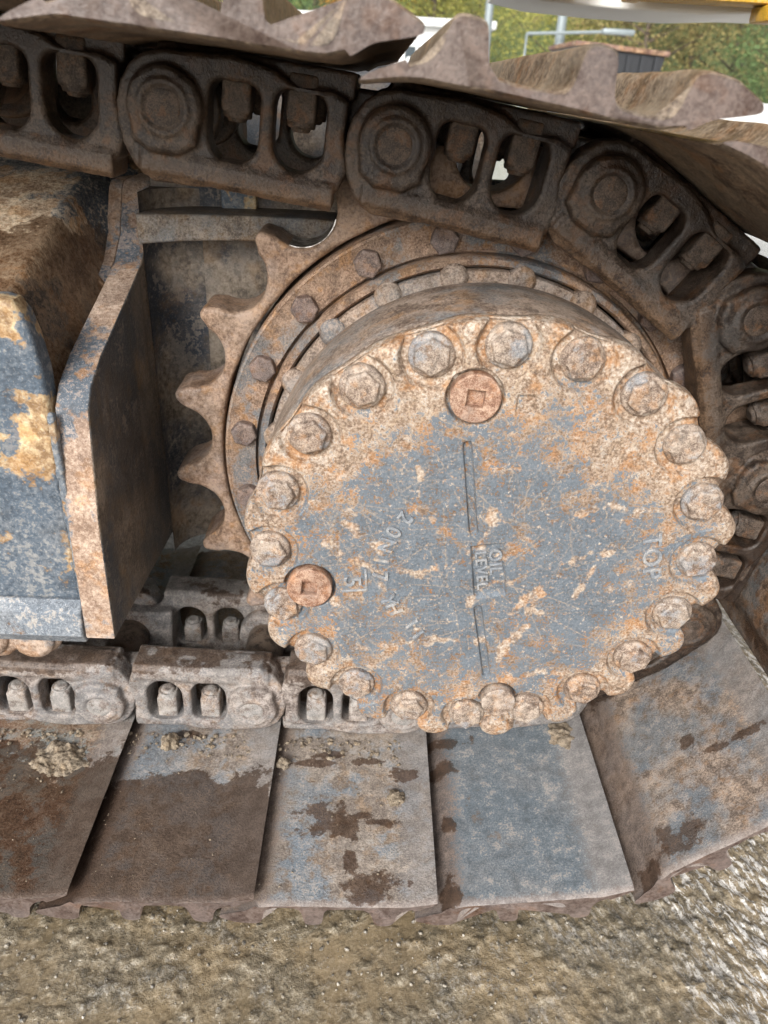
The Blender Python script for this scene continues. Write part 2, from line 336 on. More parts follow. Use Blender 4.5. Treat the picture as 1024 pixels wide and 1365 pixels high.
def window(s0, s1, hb, ht):
    c = (s0 + s1) / 2; r = (s1 - s0) / 2; q = 0.013
    return arc(s1 - q, ht - q, q, 0, 90, 4) + arc(s0 + q, ht - q, q, 90, 180, 4) + arc(c, hb + r, r, 180, 360, 14)
outer = [(-0.004, 0.047), (-0.022, 0.042), (-0.035, 0.031), (-0.043, 0.016), (-0.0465, 0), (-0.046, -0.018), (-0.041, -0.036), (-0.030, -0.054), (-0.012, -0.066), (0.02, -0.066), (0.150, -0.056), (0.166, -0.050), (0.172, -0.03), (0.166, 0.0), (0.168, 0.030),
         (0.150, 0.036), (0.120, 0.034), (0.095, 0.046), (0.06, 0.051), (0.02, 0.048)]
wins = [window(0.038, 0.086, -0.0395, 0.030), window(0.099, 0.148, -0.0385, 0.031)]
plate = curve2d([outer] + wins, 0.036, 0.004)
tail = curve2d([arc(0.212, 0, 0.044, -110, 110, 20) + [(0.150, 0.040), (0.145, -0.045)]], 0.030, 0.004); tail.transform(T(0, 0.030, 0))
rail = curve2d([[(-0.006, 0.006), (0.0, 0.0), (0.040, 0.0), (0.046, 0.004), (0.046, 0.020), (0.010, 0.030), (-0.003, 0.026), (-0.006, 0.020)]], 0.186, 0.002)   # (y, h) section
rail.transform(Matrix(((0, 1, 0, -0.024), (1, 0, 0, 0), (0, 0, 1, -0.072), (0, 0, 0, 1)))); rail.flip_normals()
for v in rail.vertices:
    e_ = max(0, -v.co.x) / 0.024 + max(0, v.co.x - 0.152) / 0.010 * 0.5
    v.co.z += 0.012 * e_ ** 1.5; v.co.y += 0.003 * e_
foot = box(-0.012, 0.172, 0.010, 0.046, 0.030, 0.0540, 0.003)
boss = curve2d([arc(0, 0, 0.035, -25, 205, 20) + [(-0.030, -0.030), (-0.014, -0.039), (0.014, -0.039), (0.030, -0.028)]], 0.03, 0.006); boss.transform(T(0, -0.013, 0))
ringr = lathe([(0.019, 0.0), (0.019, -0.015), (0.023, -0.0155), (0.026, -0.012), (0.026, 0)], 40, close=True)
# foot only between the windows' nuts so the openings stay open
link_me = cast(merge([plate, tail, rail, boss, ringr, foot]), 0.0018, 2, 0.0016, 0.02, 0.0009, 0.007, 'link')
f_plate = curve2d([outer] + [window(0.038, 0.086, -0.0395, 0.030), window(0.099, 0.148, -0.0385, 0.031)], 0.040, 0.004)
f_tail = curve2d([arc(0.212, 0, 0.044, -110, 110, 20) + [(0.150, 0.040), (0.145, -0.045)]], 0.03, 0.004); f_tail.transform(T(0, -0.022, 0))
f_rail = rail.copy(); f_rail.transform(T(0, 0.004, 0))
far_me = cast(merge([f_plate, f_tail, f_rail, foot]), 0.003, 4, 0.002, 0.02, name='far_link')
pin_me = cast(lathe([(0, 0.02), (0.0188, 0.02), (0.0188, -0.010), (0.016, -0.0135), (0, -0.0145)], 40), 0.0014, 2, 0.0012, 0.01, name='pin')
bush_me = lathe([(0, 0), (0.029, 0), (0.029, 0.135), (0, 0.135)], 40)
nb = box(-0.0140, 0.0140, -0.0150, 0.0150, 0.004, 0.046, 0.0035, 2)
st = lathe([(0, -0.004), (0.008, -0.004), (0.0095, -0.002), (0.0095, 0.01), (0, 0.01)], 24); st.transform(Matrix.Rotation(PI / 2, 4, 'X'))
ch = lathe([(0.011, 0.001), (0.013, -0.001), (0.0145, 0.004), (0, 0.01)], 24); ch.transform(Matrix.Rotation(PI / 2, 4, 'X'))
nut_me = cast(merge([nb, st, ch]), 0.0012, 3, 0.0008, 0.01, name='nut')

SHOE = [(-0.0385, 0.0442), (-0.022, 0.0490), (-0.0006, 0.0535), (0.0446, 0.0555), (0.0889, 0.0560), (0.1267, 0.0560), (0.158, 0.0575), (0.174, 0.0625), (0.187, 0.0715), (0.2165, 0.0805),
        (0.2160, 0.0850), (0.193, 0.0945), (0.174, 0.0955), (0.1675, 0.0920), (0.1655, 0.0785), (0.1625, 0.0685), (0.1560, 0.0652), (0.1444, 0.0645), (0.127, 0.0650), (0.1215, 0.0700), (0.1165, 0.0925), (0.111, 0.0950),
        (0.101, 0.0950), (0.0965, 0.0915), (0.0944, 0.0715), (0.0905, 0.0658), (0.0606, 0.0640), (0.0445, 0.0655), (0.0400, 0.0720), (0.0348, 0.0920), (0.030, 0.0945), (0.0175, 0.0945), (0.0125, 0.0910),
        (0.010, 0.0757), (0.0035, 0.0668), (-0.0147, 0.0590), (-0.030, 0.0510)]
def shoe_mesh(seed):
    n = len(SHOE); yy = np.linspace(0, 0.75, 60); bm = bmesh.new(); rings = []
    # rounded resample of the section
    P = np.array(SHOE); Q = []
    for i in range(n):
        a, b = P[i], P[(i + 1) % n]; L = np.hypot(*(b - a)); m_ = max(2, int(L / 0.0035))
        for j in range(m_): Q.append(a + (b - a) * j / m_)
    Q = np.array(Q)
    for _ in range(1): Q = Q * 0.5 + 0.25 * (np.roll(Q, 1, 0) + np.roll(Q, -1, 0))
    c = Q.mean(0)
    ys = [0.0, 0.0025] + list(np.linspace(0.008, 0.742, 84)) + [0.7475, 0.75]
    for yv in ys:
        e = 0.0022 if yv in (0.0, 0.75) else (0.0006 if yv in (0.0025, 0.7475) else 0)
        r = []
        for (s_, h_) in Q:
            nz = mnoise.noise(Vector((s_ * 26 + seed, yv * 26, h_ * 26))) * 0.0007 + mnoise.noise(Vector((s_ * 90 + seed, yv * 90, h_ * 90))) * 0.0003
            ed = mnoise.noise(Vector((s_ * 60, seed * 3.3, h_ * 60))) * 0.0009 if yv < 0.003 else 0
            # shrink the last rings toward the middle of the section for a worn edge
            s2 = s_ + (-e if h_ > 0.06 and False else 0); h2 = h_ + (e if h_ < 0.062 else -e) + nz
            r.append(bm.verts.new((s2, yv + ed, h2)))
        rings.append(r)
    m_ = len(Q)
    for a, b in zip(rings, rings[1:]):
        for i in range(m_): bm.faces.new((a[i], a[(i + 1) % m_], b[(i + 1) % m_], b[i]))
    caps = [bm.faces.new(rings[0]), bm.faces.new(rings[-1])]
    bmesh.ops.triangulate(bm, faces=caps)
    me = bm2me(bm, 'shoe', 50); me.materials.append(m_top); me.materials.append(m_edge)
    for f in me.polygons: f.material_index = 1 if f.normal.y < -0.6 else 0
    return me

track = empty('crawler_track', (AX, 0.915, 0), 'rusty steel crawler track wrapped round the toothed sprocket', 'track')
def tl(o): o.matrix_parent_inverse = Matrix.Translation((-AX, -0.915, 0)); return o
def frame(i):
    a = Vector((PINS[i][0], 0, PINS[i][1])); b = Vector((PINS[i + 1][0], 0, PINS[i + 1][1])); s = (b - a).normalized()
    m = Matrix(((s.x, 0, -s.z, a.x), (0, 1, 0, 0), (s.z, 0, s.x, a.z), (0, 0, 0, 1))); return m

def wet_ellipses(els, thr=None, sc=30):
    """stains with an outline of their own: (s, y, rs, ry) in the shoe's own plane, thr = (y limit, softness)"""
    def f(k, big, med):
        x, y, z = k.sep(k.obj); nz = k.math('SUBTRACT', k.noise(sc, 6, 0.72, off=5.5), 0.5); m = None
        for (a, b, ra, rb) in els:
            dx = k.mul(k.math('SUBTRACT', x, a), 1 / ra); dy = k.mul(k.math('SUBTRACT', y, b), 1 / rb)
            dd = k.math('SQRT', k.add(k.mul(dx, dx), k.mul(dy, dy)))
            q = k.step(k.add(k.math('SUBTRACT', 1.0, k.math('MINIMUM', dd, 2.2)), k.add(k.mul(nz, 4.6), k.mul(k.math('SUBTRACT', med, 0.5), 1.6))), -0.14, 0.18)
            m = q if m is None else k.math('MAXIMUM', m, q)
        if thr:
            q = k.step(k.add(y, k.mul(nz, 0.26)), thr + 0.004, thr - 0.004)
            m = q if m is None else k.math('MAXIMUM', m, q)
        return m
    return f
SR = dict(dark=(0.15, 0.12, 0.10), mid=(0.235, 0.195, 0.165), light=(0.34, 0.285, 0.235), orange=(0.32, 0.215, 0.13))
BR = dict(dark=(0.05, 0.033, 0.024), mid=(0.12, 0.075, 0.05), light=(0.24, 0.16, 0.11), orange=(0.22, 0.11, 0.05))
m_top = rusty('muddy_grouser_steel', paint=(0.12, 0.095, 0.075), rust=dict(dark=(0.045, 0.030, 0.022), mid=(0.095, 0.065, 0.048), light=(0.19, 0.14, 0.10), orange=(0.20, 0.10, 0.045)), amount=0.4, scale=9, dust=(0.30, 0.25, 0.19), dusty=0.4, rough=0.55, bump=0.35, grit=0.15, streak=0.4)
m_edge = rusty('worn_shoe_edge', paint=(0.112, 0.088, 0.080), rust=dict(dark=(0.055, 0.034, 0.028), mid=(0.092, 0.061, 0.050), light=(0.120, 0.086, 0.072), orange=(0.14, 0.068, 0.035)), amount=0.5, soft=0.10, scale=9, dust=(0.165, 0.135, 0.118), dusty=0.3, rough=0.36, bump=0.2, grit=0.1)
m_s9 = rusty('shoe_wet_brown', bands=True, paint=(0.16, 0.20, 0.22), rust=dict(dark=(0.08, 0.045, 0.03), mid=(0.20, 0.11, 0.065), light=(0.28, 0.20, 0.15), orange=(0.19, 0.115, 0.068)), amount=0.48, scale=13, dust=(0.33, 0.28, 0.21), dusty=0.35, rough=0.6, wet=wet_ellipses([], 0.205, 14), wetcol=(0.040, 0.026, 0.017), wetrough=0.38)
m_s8 = rusty('shoe_half_wet', bands=True, paint=(0.18, 0.205, 0.23), rust=SR, amount=0.5, scale=12, dust=(0.32, 0.28, 0.245), dusty=0.4, rough=0.62, wet=wet_ellipses([(0.1, 0.255, 0.02, 0.008)], 0.165, 13), wetcol=(0.045, 0.030, 0.022), wetrough=0.42)
m_s7 = rusty('shoe_pale_stained', bands=True, paint=(0.19, 0.225, 0.26), rust=SR, amount=0.42, scale=13, dust=(0.33, 0.29, 0.25), dusty=0.5, rough=0.62, speck=0.45,
             wet=wet_ellipses([(0.088, 0.112, 0.042, 0.026), (0.028, 0.115, 0.022, 0.007), (0.066, 0.062, 0.010, 0.018), (0.03, 0.022, 0.03, 0.02), (0.10, 0.225, 0.02, 0.006), (0.05, 0.215, 0.022, 0.006), (0.12, 0.21, 0.03, 0.005), (-0.005, 0.19, 0.02, 0.012)]), wetcol=(0.045, 0.026, 0.018), wetrough=0.42)
m_s6 = rusty('shoe_blue_paint', bands=True, paint=(0.150, 0.180, 0.205), rust=SR, amount=0.88, scale=14, dust=(0.30, 0.275, 0.255), dusty=0.3, rough=0.5, speck=0.5, bump=0.25,
             wet=wet_ellipses([(0.172, 0.02, 0.012, 0.02), (0.168, 0.115, 0.012, 0.012), (0.17, 0.20, 0.02, 0.012), (0.16, 0.25, 0.03, 0.01)]), wetrough=0.42)
m_s5 = rusty('shoe_speckled_brown', bands=True, paint=(0.14, 0.16, 0.18), rust=dict(dark=(0.10, 0.075, 0.06), mid=(0.19, 0.145, 0.115), light=(0.33, 0.25, 0.19), orange=(0.30, 0.18, 0.10)), amount=0.5, soft=0.06, scale=16, dust=(0.24, 0.21, 0.18), dusty=0.35, rough=0.62,
             wet=wet_ellipses([(0.135, 0.03, 0.028, 0.018), (0.016, 0.115, 0.038, 0.007), (0.19, 0.01, 0.02, 0.02), (0.075, 0.145, 0.010, 0.012), (0.11, 0.30, 0.10, 0.022)]), wetcol=(0.05, 0.032, 0.022), wetrough=0.42)
m_s4 = rusty('shoe_dark_muddy', paint=(0.10, 0.10, 0.10), rust=BR, amount=0.4, scale=14, dust=(0.17, 0.14, 0.11), dusty=0.4, rough=0.62, wet=wet_ellipses([(0.05, 0.24, 0.05, 0.03), (0.19, 0.15, 0.02, 0.1)]))
shoe_me = [shoe_mesh(1.0), shoe_mesh(5.7), shoe_mesh(9.2)]
shoe_mats = {12: m_s9, 11: m_s8, 10: m_s7, 9: m_s6, 8: m_s5, 7: m_s4, 13: m_s9}
shoe_lab = {3: None, 12: 'wet brown track shoe with mud splash', 11: 'track shoe wet over its outer half', 10: 'pale track shoe with dark wet blotch',
            9: 'blue grey painted track shoe', 8: 'speckled brown track shoe tilted up to the sprocket'}
for i in range(len(PINS) - 1):
    fm = frame(i); low = i >= 9
    sh = tl(link('track_shoe', shoe_me[i % 3], shoe_mats.get(i, m_top), track)); sh.matrix_basis = fm @ T(0, YS, 0)
    if shoe_lab.get(i): sh['label'] = shoe_lab[i]
    mc = m_chain_pale if low else m_chain
    lk = tl(link('track_link', link_me, mc, track)); lk.matrix_basis = fm @ T(0, YL, 0)
    p = link('pin', pin_me, m_nut_pale if low else m_pin, lk)
    for s_ in (0.0625, 0.1235):
        link('nut', nut_me, m_nut_pale if low else m_nut, lk, T(s_, 0.022, 0.0 if not low else -0.006))
    fk = tl(link('track_link', far_me, mc, track)); fk.matrix_basis = fm @ T(0, YF, 0)
    for s_ in (0.0625, 0.1235):
        link('nut', nut_me, m_nut_pale if low else m_nut, fk, T(s_, 0.020, 0.0))
    bu = tl(link('bushing', bush_me, m_chain, track)); bu.matrix_basis = fm @ T(0, 0.842, 0)

# ------------------------------------------------------------------ sprocket
spr = empty('drive_sprocket', (AX, 0.90, AZ), 'brown rusty toothed drive sprocket ring behind the round cover', 'sprocket')
RT, RP, NT = 0.360, 0.3595, 21
ph0 = math.radians(73.7)
out = []
for kk in range(NT):
    g = ph0 + kk * 2 * PI / NT; t = g + PI / NT                     # gap centre, then tooth centre
    c = ((RP + 0.003) * math.cos(g), (RP + 0.003) * math.sin(g)); rb = 0.0400
    def rel(a, r): return (c[0] + r * math.cos(g + a), c[1] + r * math.sin(g + a))
    for a in np.linspace(1.38, -1.38, 15): out.append(rel(PI + a, rb))
    tr = 0.0095
    tc_ = ((RT + 0.003) * math.cos(t), (RT + 0.003) * math.sin(t))
    for a in np.linspace(-1.35, 1.35, 9): out.append((tc_[0] + tr * math.cos(t + a), tc_[1] + tr * math.sin(t + a)))
tooth = curve2d([out, poly(160, 0.3090)], 0.070, 0.005); tooth.transform(T(0, -0.022, 0))
tooth_me = cast(tooth, 0.0024, 2, 0.0022, 0.03, 0.0008, 0.008, 'toothed_ring')
SPR = dict(dark=(0.11, 0.068, 0.046), mid=(0.21, 0.132, 0.088), light=(0.31, 0.205, 0.14), orange=(0.38, 0.195, 0.075))
m_spr = rusty('sprocket_rust', edge=0.6, edgecol=(0.38, 0.29, 0.22), paint=(0.20, 0.165, 0.15), rust=SPR, amount=0.42, soft=0.08, scale=9, dust=(0.27, 0.20, 0.145), dusty=0.4, rough=0.52, bump=0.3, sharp_rust=0.6, grit=0.15)
m_ring = rusty('ring_rust', paint=(0.13, 0.14, 0.15), rust=SPR, amount=0.42, scale=14, dust=(0.27, 0.21, 0.16), dusty=0.35, rough=0.68, bump=0.5)
m_sbolt = rusty('sprocket_bolt_rust', edge=0.5, paint=(0.12, 0.09, 0.085), rust=dict(dark=(0.06, 0.04, 0.035), mid=(0.13, 0.085, 0.07), light=(0.21, 0.145, 0.12), orange=(0.2, 0.1, 0.05)), amount=0.5, scale=26, dusty=0.2, rough=0.6, bump=0.3)
k = Mat('polished_steel'); m_polish = k.out(k.mix(k.step(k.noise(90, 3, 0.7), 0.42, 0.6), (0.14, 0.12, 0.10), (0.55, 0.54, 0.52)), k.add(0.2, k.mul(k.noise(60, 3), 0.35)), k.bump(k.noise(120, 3), 0.3, 0.002), 1.0)
link('toothed_ring', tooth_me, m_spr, spr)
ring_me = lathe([(0.250, 0.0), (0.250, -0.040), (0.253, -0.044), (0.259, -0.044), (0.2615, -0.040), (0.2620, -0.018), (0.2655, -0.018), (0.2662, -0.031), (0.298, -0.031), (0.3005, -0.0325), (0.3030, -0.0315), (0.3045, -0.027), (0.3045, 0.04), (0.25, 0.04)], 160, 'bolt_ring', 40)
link('bolt_ring', ring_me, m_ring, spr)
g_ = math.radians(125.13); gc = ((RP + 0.003) * math.cos(g_), (RP + 0.003) * math.sin(g_)); wr = []
for a in np.linspace(0.75, -0.95, 26): wr.append((gc[0] + 0.0399 * math.cos(g_ + PI + a), gc[1] + 0.0399 * math.sin(g_ + PI + a)))
for a in np.linspace(-0.95, 0.75, 26): wr.append((gc[0] + 0.0388 * math.cos(g_ + PI + a), gc[1] + 0.0388 * math.sin(g_ + PI + a)))
wme = curve2d([wr], 0.055, 0.0); wme.transform(T(0, -0.018, 0)); link('polished_tooth_seat', wme, m_polish, spr)['label'] = 'bright polished seat between two sprocket teeth'
sb_me = hexbolt(0.0165, 0.0150, 0.012, 0.002, 'sprocket_bolt')
for kk in range(20):
    a = math.radians(100.36 + 18 * kk)
    link('bolt', sb_me, m_sbolt, spr, T(0.2805 * math.cos(a), -0.031, 0.2805 * math.sin(a)) @ Matrix.Rotation(random.Random(kk).uniform(0, 1), 4, 'Y'))

# ------------------------------------------------------------------ final drive: drum, cover, bolts, plugs, lettering
fd = empty('final_drive', (AX, 0.658, AZ), 'round blue grey and rusty final drive with bolted cover', 'final drive')
YC0 = 0.658                                         # face of the cover; local y = 0
m_drum = rusty('drum_rust', paint=(0.15, 0.155, 0.16), rust=dict(dark=(0.10, 0.07, 0.055), mid=(0.22, 0.16, 0.12), light=(0.36, 0.27, 0.21), orange=(0.36, 0.2, 0.09)), amount=0.4, soft=0.06, scale=10, dust=(0.32, 0.26, 0.21), dusty=0.5, rough=0.66, bump=0.5)
drum_me = lathe([(0.0, 0.03), (0.240, 0.030), (0.2440, 0.036), (0.2445, 0.060), (0.2440, 0.130), (0.2415, 0.165), (0.2385, 0.176), (0.232, 0.181), (0.226, 0.183), (0.224, 0.194), (0.246, 0.198), (0.2475, 0.202), (0.2475, 0.215), (0.246, 0.24), (0.0, 0.24)], 200, 'housing', 40)
link('housing', drum_me, m_drum, fd)
hb_me = cast(merge([tube((0, 0.0, 0), (0, -0.022, 0), 0.0165, n=32, bev=0.005)]), 0.0016, 3, 0.001, 0.01, name='housing_bolt')
for kk in range(20):
    a = math.radians(99 + 18 * kk)
    link('housing_bolt', hb_me, m_drum, fd, T(0.2400 * math.cos(a), 0.214, 0.2400 * math.sin(a)))

BOLT_A = [math.radians(108.85 - 18 * kk) for kk in range(20)]; RB = 0.222
def outline(th):
    """edge radius: lugs between the bolts, deeper notches to the right and below"""
    ph = (th - BOLT_A[0]) * 20
    deep = 0.5 - 0.5 * np.sin(th - math.radians(25))        # 0 at the top left, 1 lower right
    deep = np.clip(deep * 1.25, 0, 1)
    wv = -np.cos(ph); wv = np.sign(wv) * np.abs(wv) ** 0.75
    r = 0.2450 + 0.0030 * deep + wv * (0.0010 + 0.0100 * deep)
    return r
NA, NR = 1100, 190
th = np.linspace(0, 2 * PI, NA, endpoint=False); ro = outline(th)
rr = np.concatenate([np.linspace(0.0, 0.75, 125), np.linspace(0.75, 1.0, NR - 125 + 1)[1:]])[1:]
TH, RR = np.meshgrid(th, rr); RAD = RR * outline(TH)
CX = RAD * np.cos(TH); CZ = RAD * np.sin(TH)
dep = np.zeros_like(CX)
sst = lambda x, a, b: (lambda t: t * t * (3 - 2 * t))(np.clip((x - a) / (b - a), 0, 1))
for a in BOLT_A:
    dd = np.hypot(CX - RB * math.cos(a), CZ - RB * math.sin(a)); dep = np.maximum(dep, 0.0085 * sst(dd, 0.0315, 0.0265))
edge = outline(TH) - RAD
dep = dep + 0.009 * (1 - np.sqrt(np.clip(1 - (1 - np.clip(edge / 0.010, 0, 1)) ** 2, 0, 1)))
def loc(x, z): return x - AX, z + ZO - AZ            # eye-relative x, z -> cover plane
def seg(px, pz, a, b):
    ax, az = a; bx, bz = b; L2 = (bx - ax) ** 2 + (bz - az) ** 2
    t = np.clip(((px - ax) * (bx - ax) + (pz - az) * (bz - az)) / L2, 0, 1); return np.hypot(px - ax - t * (bx - ax), pz - az - t * (bz - az)), t
for a, b in ((loc(0.096, -0.296), loc(0.1115, -0.390)), (loc(0.1265, -0.487), loc(0.146, -0.577))):
    dd, _ = seg(CX, CZ, a, b); dep = np.maximum(dep, 0.0055 * sst(dd, 0.0050, 0.0034))
tilt = math.radians(-81)                              # direction in which the lettering reads
ex, ez = math.cos(tilt), math.sin(tilt); fx_, fz_ = -ez, ex     # reading axis, up axis of the letters
oc = loc(0.1325, -0.4375)
uu = (CX - oc[0]) * ex + (CZ - oc[1]) * ez; vv = (CX - oc[0]) * fx_ + (CZ - oc[1]) * fz_
dd = np.maximum(np.abs(uu) - 0.0315, np.abs(vv) - 0.0165); dep = np.maximum(dep, 0.0050 * sst(dd, 0.0010, -0.0006))
rim_ = np.abs(dd - 0.0026); dep = dep - 0.0010 * sst(rim_, 0.0022, 0.0)
sq = loc(0.146, -0.252); dd = np.maximum(np.abs(CX - sq[0]), np.abs(CZ - sq[1])) - 0.0085; dep = np.maximum(dep, 0.004 * sst(dd, 0.001, -0.001))
PLUGS = [(loc(0.098, -0.247), 'red'), (loc(-0.054, -0.465), 'red'), (loc(0.1625, -0.612), 'tan')]
for (c, kd_) in PLUGS:
    dd = np.hypot(CX - c[0], CZ - c[1]) + (0.0 if kd_ == 'red' else 0.0055); dep = np.maximum(dep, 0.010 * sst(dd, 0.0278, 0.0262))
dep = dep + (fbm(CX * 40 + 20, CZ * 40 + 20, 4, 5) - 0.5) * 0.0022 * (0.35 + sst(np.hypot(CX, CZ), 0.15, 0.22))
# wear marks: long rubbed streaks and hairline scratches, as a mask on the vertices
rs = random.Random(11); mask = np.zeros_like(CX); hair = np.zeros_like(CX)
wob = (fbm(CX * 90 + 7, CZ * 90 + 3, 4, 77) - 0.5)
streaks = []
for (x0, y0, x1, y1, wd) in [(420, 640, 560, 740, 5), (560, 740, 640, 700, 4), (520, 755, 590, 840, 5), (450, 700, 520, 740, 6), (700, 790, 790, 700, 4), (690, 860, 740, 790, 4), (640, 780, 700, 740, 5), (760, 620, 880, 640, 4),
                         (730, 660, 850, 640, 3), (600, 830, 690, 840, 4), (480, 850, 590, 830, 4), (430, 760, 520, 800, 3), (820, 690, 780, 780, 3), (560, 600, 590, 680, 3), (800, 880, 690, 900, 3), (640, 720, 660, 650, 6), (665, 735, 700, 680, 6), (740, 750, 700, 850, 3)]:
    # streak ends on a grid laid over the cover's face, scaled to metres below
    a = ((x0 - 655) * 0.00078, (711 - y0) * 0.00090); b = ((x1 - 655) * 0.00078, (711 - y1) * 0.00090); streaks.append((a, b, wd * 0.0009))
for a, b, wd in streaks:
    mid = ((a[0] + b[0]) / 2 + rs.uniform(-.012, .012), (a[1] + b[1]) / 2 + rs.uniform(-.012, .012))
    for p, q in ((a, mid), (mid, b)):
        dd, t = seg(CX, CZ, p, q); mask = np.maximum(mask, sst(dd + wob * 0.022, wd, wd * 0.2))
for i in range(420):
    r0 = 0.2 * math.sqrt(rs.random()); t0 = rs.uniform(0, 2 * PI); L = rs.choice([0.008, 0.015, 0.03, 0.06, 0.10]) * rs.uniform(.6, 1.3); an = rs.choice([rs.gauss(0.5, .5), rs.gauss(2.2, .6), rs.uniform(0, PI)])
    a = (r0 * math.cos(t0), r0 * math.sin(t0)); cur = rs.uniform(-8, 8); amp_ = rs.uniform(.3, 1.0); q = a; ang = an
    for s_ in range(4):
        b = (q[0] + L / 4 * math.cos(ang), q[1] + L / 4 * math.sin(ang)); dd, t = seg(CX, CZ, q, b)
        hair = np.maximum(hair, sst(dd, 0.0011, 0.0) * amp_); q = b; ang += cur * L / 4
verts = [(0, 0, 0)]; fr = np.stack([CX, dep, CZ], -1)          # polar grid, then the edge round to the back
back = [(0.012, 0.0), (0.020, 0.0008), (0.030, -0.0005), (0.034, -0.004)]
rows = [fr[j] for j in range(fr.shape[0])]
for (yb, dr) in back:
    rb_ = ro + dr; rows.append(np.stack([rb_ * np.cos(th), np.full(NA, yb), rb_ * np.sin(th)], -1))
co = np.concatenate([np.array(verts)] + rows); nrw = len(rows)
ids = 1 + np.arange(nrw * NA).reshape(nrw, NA); nxt = np.roll(ids, -1, 1)
quads = np.stack([ids[:-1], nxt[:-1], nxt[1:], ids[1:]], -1).reshape(-1, 4).tolist()
tris = [[0, int(nxt[0, j]), int(ids[0, j])] for j in range(NA)]
cme = bpy.data.meshes.new('cover'); cme.from_pydata(co.tolist(), [], tris + quads)
bm = bmesh.new(); bm.from_mesh(cme); bmesh.ops.recalc_face_normals(bm, faces=bm.faces[:]); bm.to_mesh(cme); bm.free()
if cme.polygons[0].normal.y > 0: cme.flip_normals()
cme.polygons.foreach_set('use_smooth', [True] * len(cme.polygons))
for nm, arr in (('streak', mask), ('hair', hair)):
    at = cme.attributes.new(nm, 'FLOAT', 'POINT'); vals = np.zeros(len(cme.vertices), np.float32); vals[1:1 + arr.size] = arr.reshape(-1); at.data.foreach_set('value', vals)
def cover_material(name, use_attr=True, bias=0.0):
    k = Mat(name, rnd=False); x, y, z = k.sep(k.obj); r = k.vm('LENGTH', k.comb(x, 0.0, z))
    big = k.noise(15, 6, 0.65, dist=0.5); med = k.noise(58, 6, 0.7, off=3.0); fine = k.noise(330, 3, 0.65, off=7.0); tiny = k.noise(850, 2, 0.6, off=1.0)
    tone = k.step(k.add(k.mul(med, 0.45), k.mul(fine, 0.55)), 0.35, 0.65)
    rc = k.ramp(tone, [(0.06, (0.135, 0.090, 0.062)), (0.36, (0.275, 0.195, 0.138)), (0.66, (0.385, 0.298, 0.225)), (0.94, (0.56, 0.49, 0.415))])
    rc = k.mix(k.mul(k.step(k.noise(34, 5, 0.72, off=15.0), 0.49, 0.62), 0.75), rc, k.mix(tone, (0.26, 0.115, 0.04), (0.50, 0.27, 0.12)))
    rc = k.mix(k.mul(k.step(k.noise(75, 5, 0.75, off=44.0), 0.54, 0.62), 0.45), rc, (0.58, 0.52, 0.45))
    rc = k.mix(k.mul(k.step(k.noise(95, 5, 0.75, off=54.0), 0.58, 0.66), 0.65), rc, (0.13, 0.085, 0.06))
    pc = k.mix(tone, (0.078, 0.094, 0.112), (0.158, 0.183, 0.210))
    # paint survives in the middle, rust creeps in from the rim and down from the top
    rz = k.add(r, k.mul(k.math('MAXIMUM', z, 0.0), 0.36))
    rad = k.mul(k.math('SUBTRACT', 0.192, rz), 2.0)
    field = k.add(k.add(k.mul(k.math('SUBTRACT', big, 0.5), 0.75), k.mul(k.math('SUBTRACT', med, 0.5), 1.0)), k.add(k.mul(k.math('SUBTRACT', fine, 0.5), 0.75), k.math('MINIMUM', rad, 0.125)))
    pm = k.step(field, -0.015 + bias, 0.03 + bias)
    sp = k.step(k.noise(170, 4, 0.75, off=22.0), 0.57, 0.62)
    pm = k.mul(pm, k.math('SUBTRACT', 1.0, k.mul(sp, 0.85)))
    if use_attr:
        stq = k.mul(k.attr('streak'), k.step(med, 0.38, 0.50)); pm = k.mul(pm, k.math('SUBTRACT', 1.0, k.mul(stq, 0.95)))
        hr = k.mul(k.attr('hair'), k.step(fine, 0.40, 0.56))
    col = k.mix(pm, rc, pc)
    if use_attr: col = k.mix(k.mul(hr, 0.7), col, (0.43, 0.315, 0.205))
    col = k.mix(k.mul(k.step(tiny, 0.62, 0.70), 0.35), col, (0.70, 0.66, 0.58))
    col = k.mix(k.mul(k.step(tiny, 0.38, 0.30), 0.5), col, (0.05, 0.045, 0.04))
    h = k.add(k.add(k.mul(fine, 0.5), k.mul(med, 0.45)), k.mul(tiny, 0.12))
    return k.out(col, k.add(0.50, k.mul(k.math('SUBTRACT', 1.0, pm), 0.22)), k.bump(h, 0.5, 0.0035), 0, 0.35)
m_cover = cover_material('cover_paint_and_rust'); m_letter = rusty('raised_letter_worn', paint=(0.205, 0.235, 0.27), rust=dict(dark=(0.24, 0.16, 0.10), mid=(0.38, 0.28, 0.19), light=(0.50, 0.41, 0.31), orange=(0.44, 0.25, 0.11)), amount=0.75, scale=30, dust=(0.42, 0.38, 0.33), dusty=0.3, rough=0.45, bump=0.25)
cover = link('cover', cme, m_cover, fd)
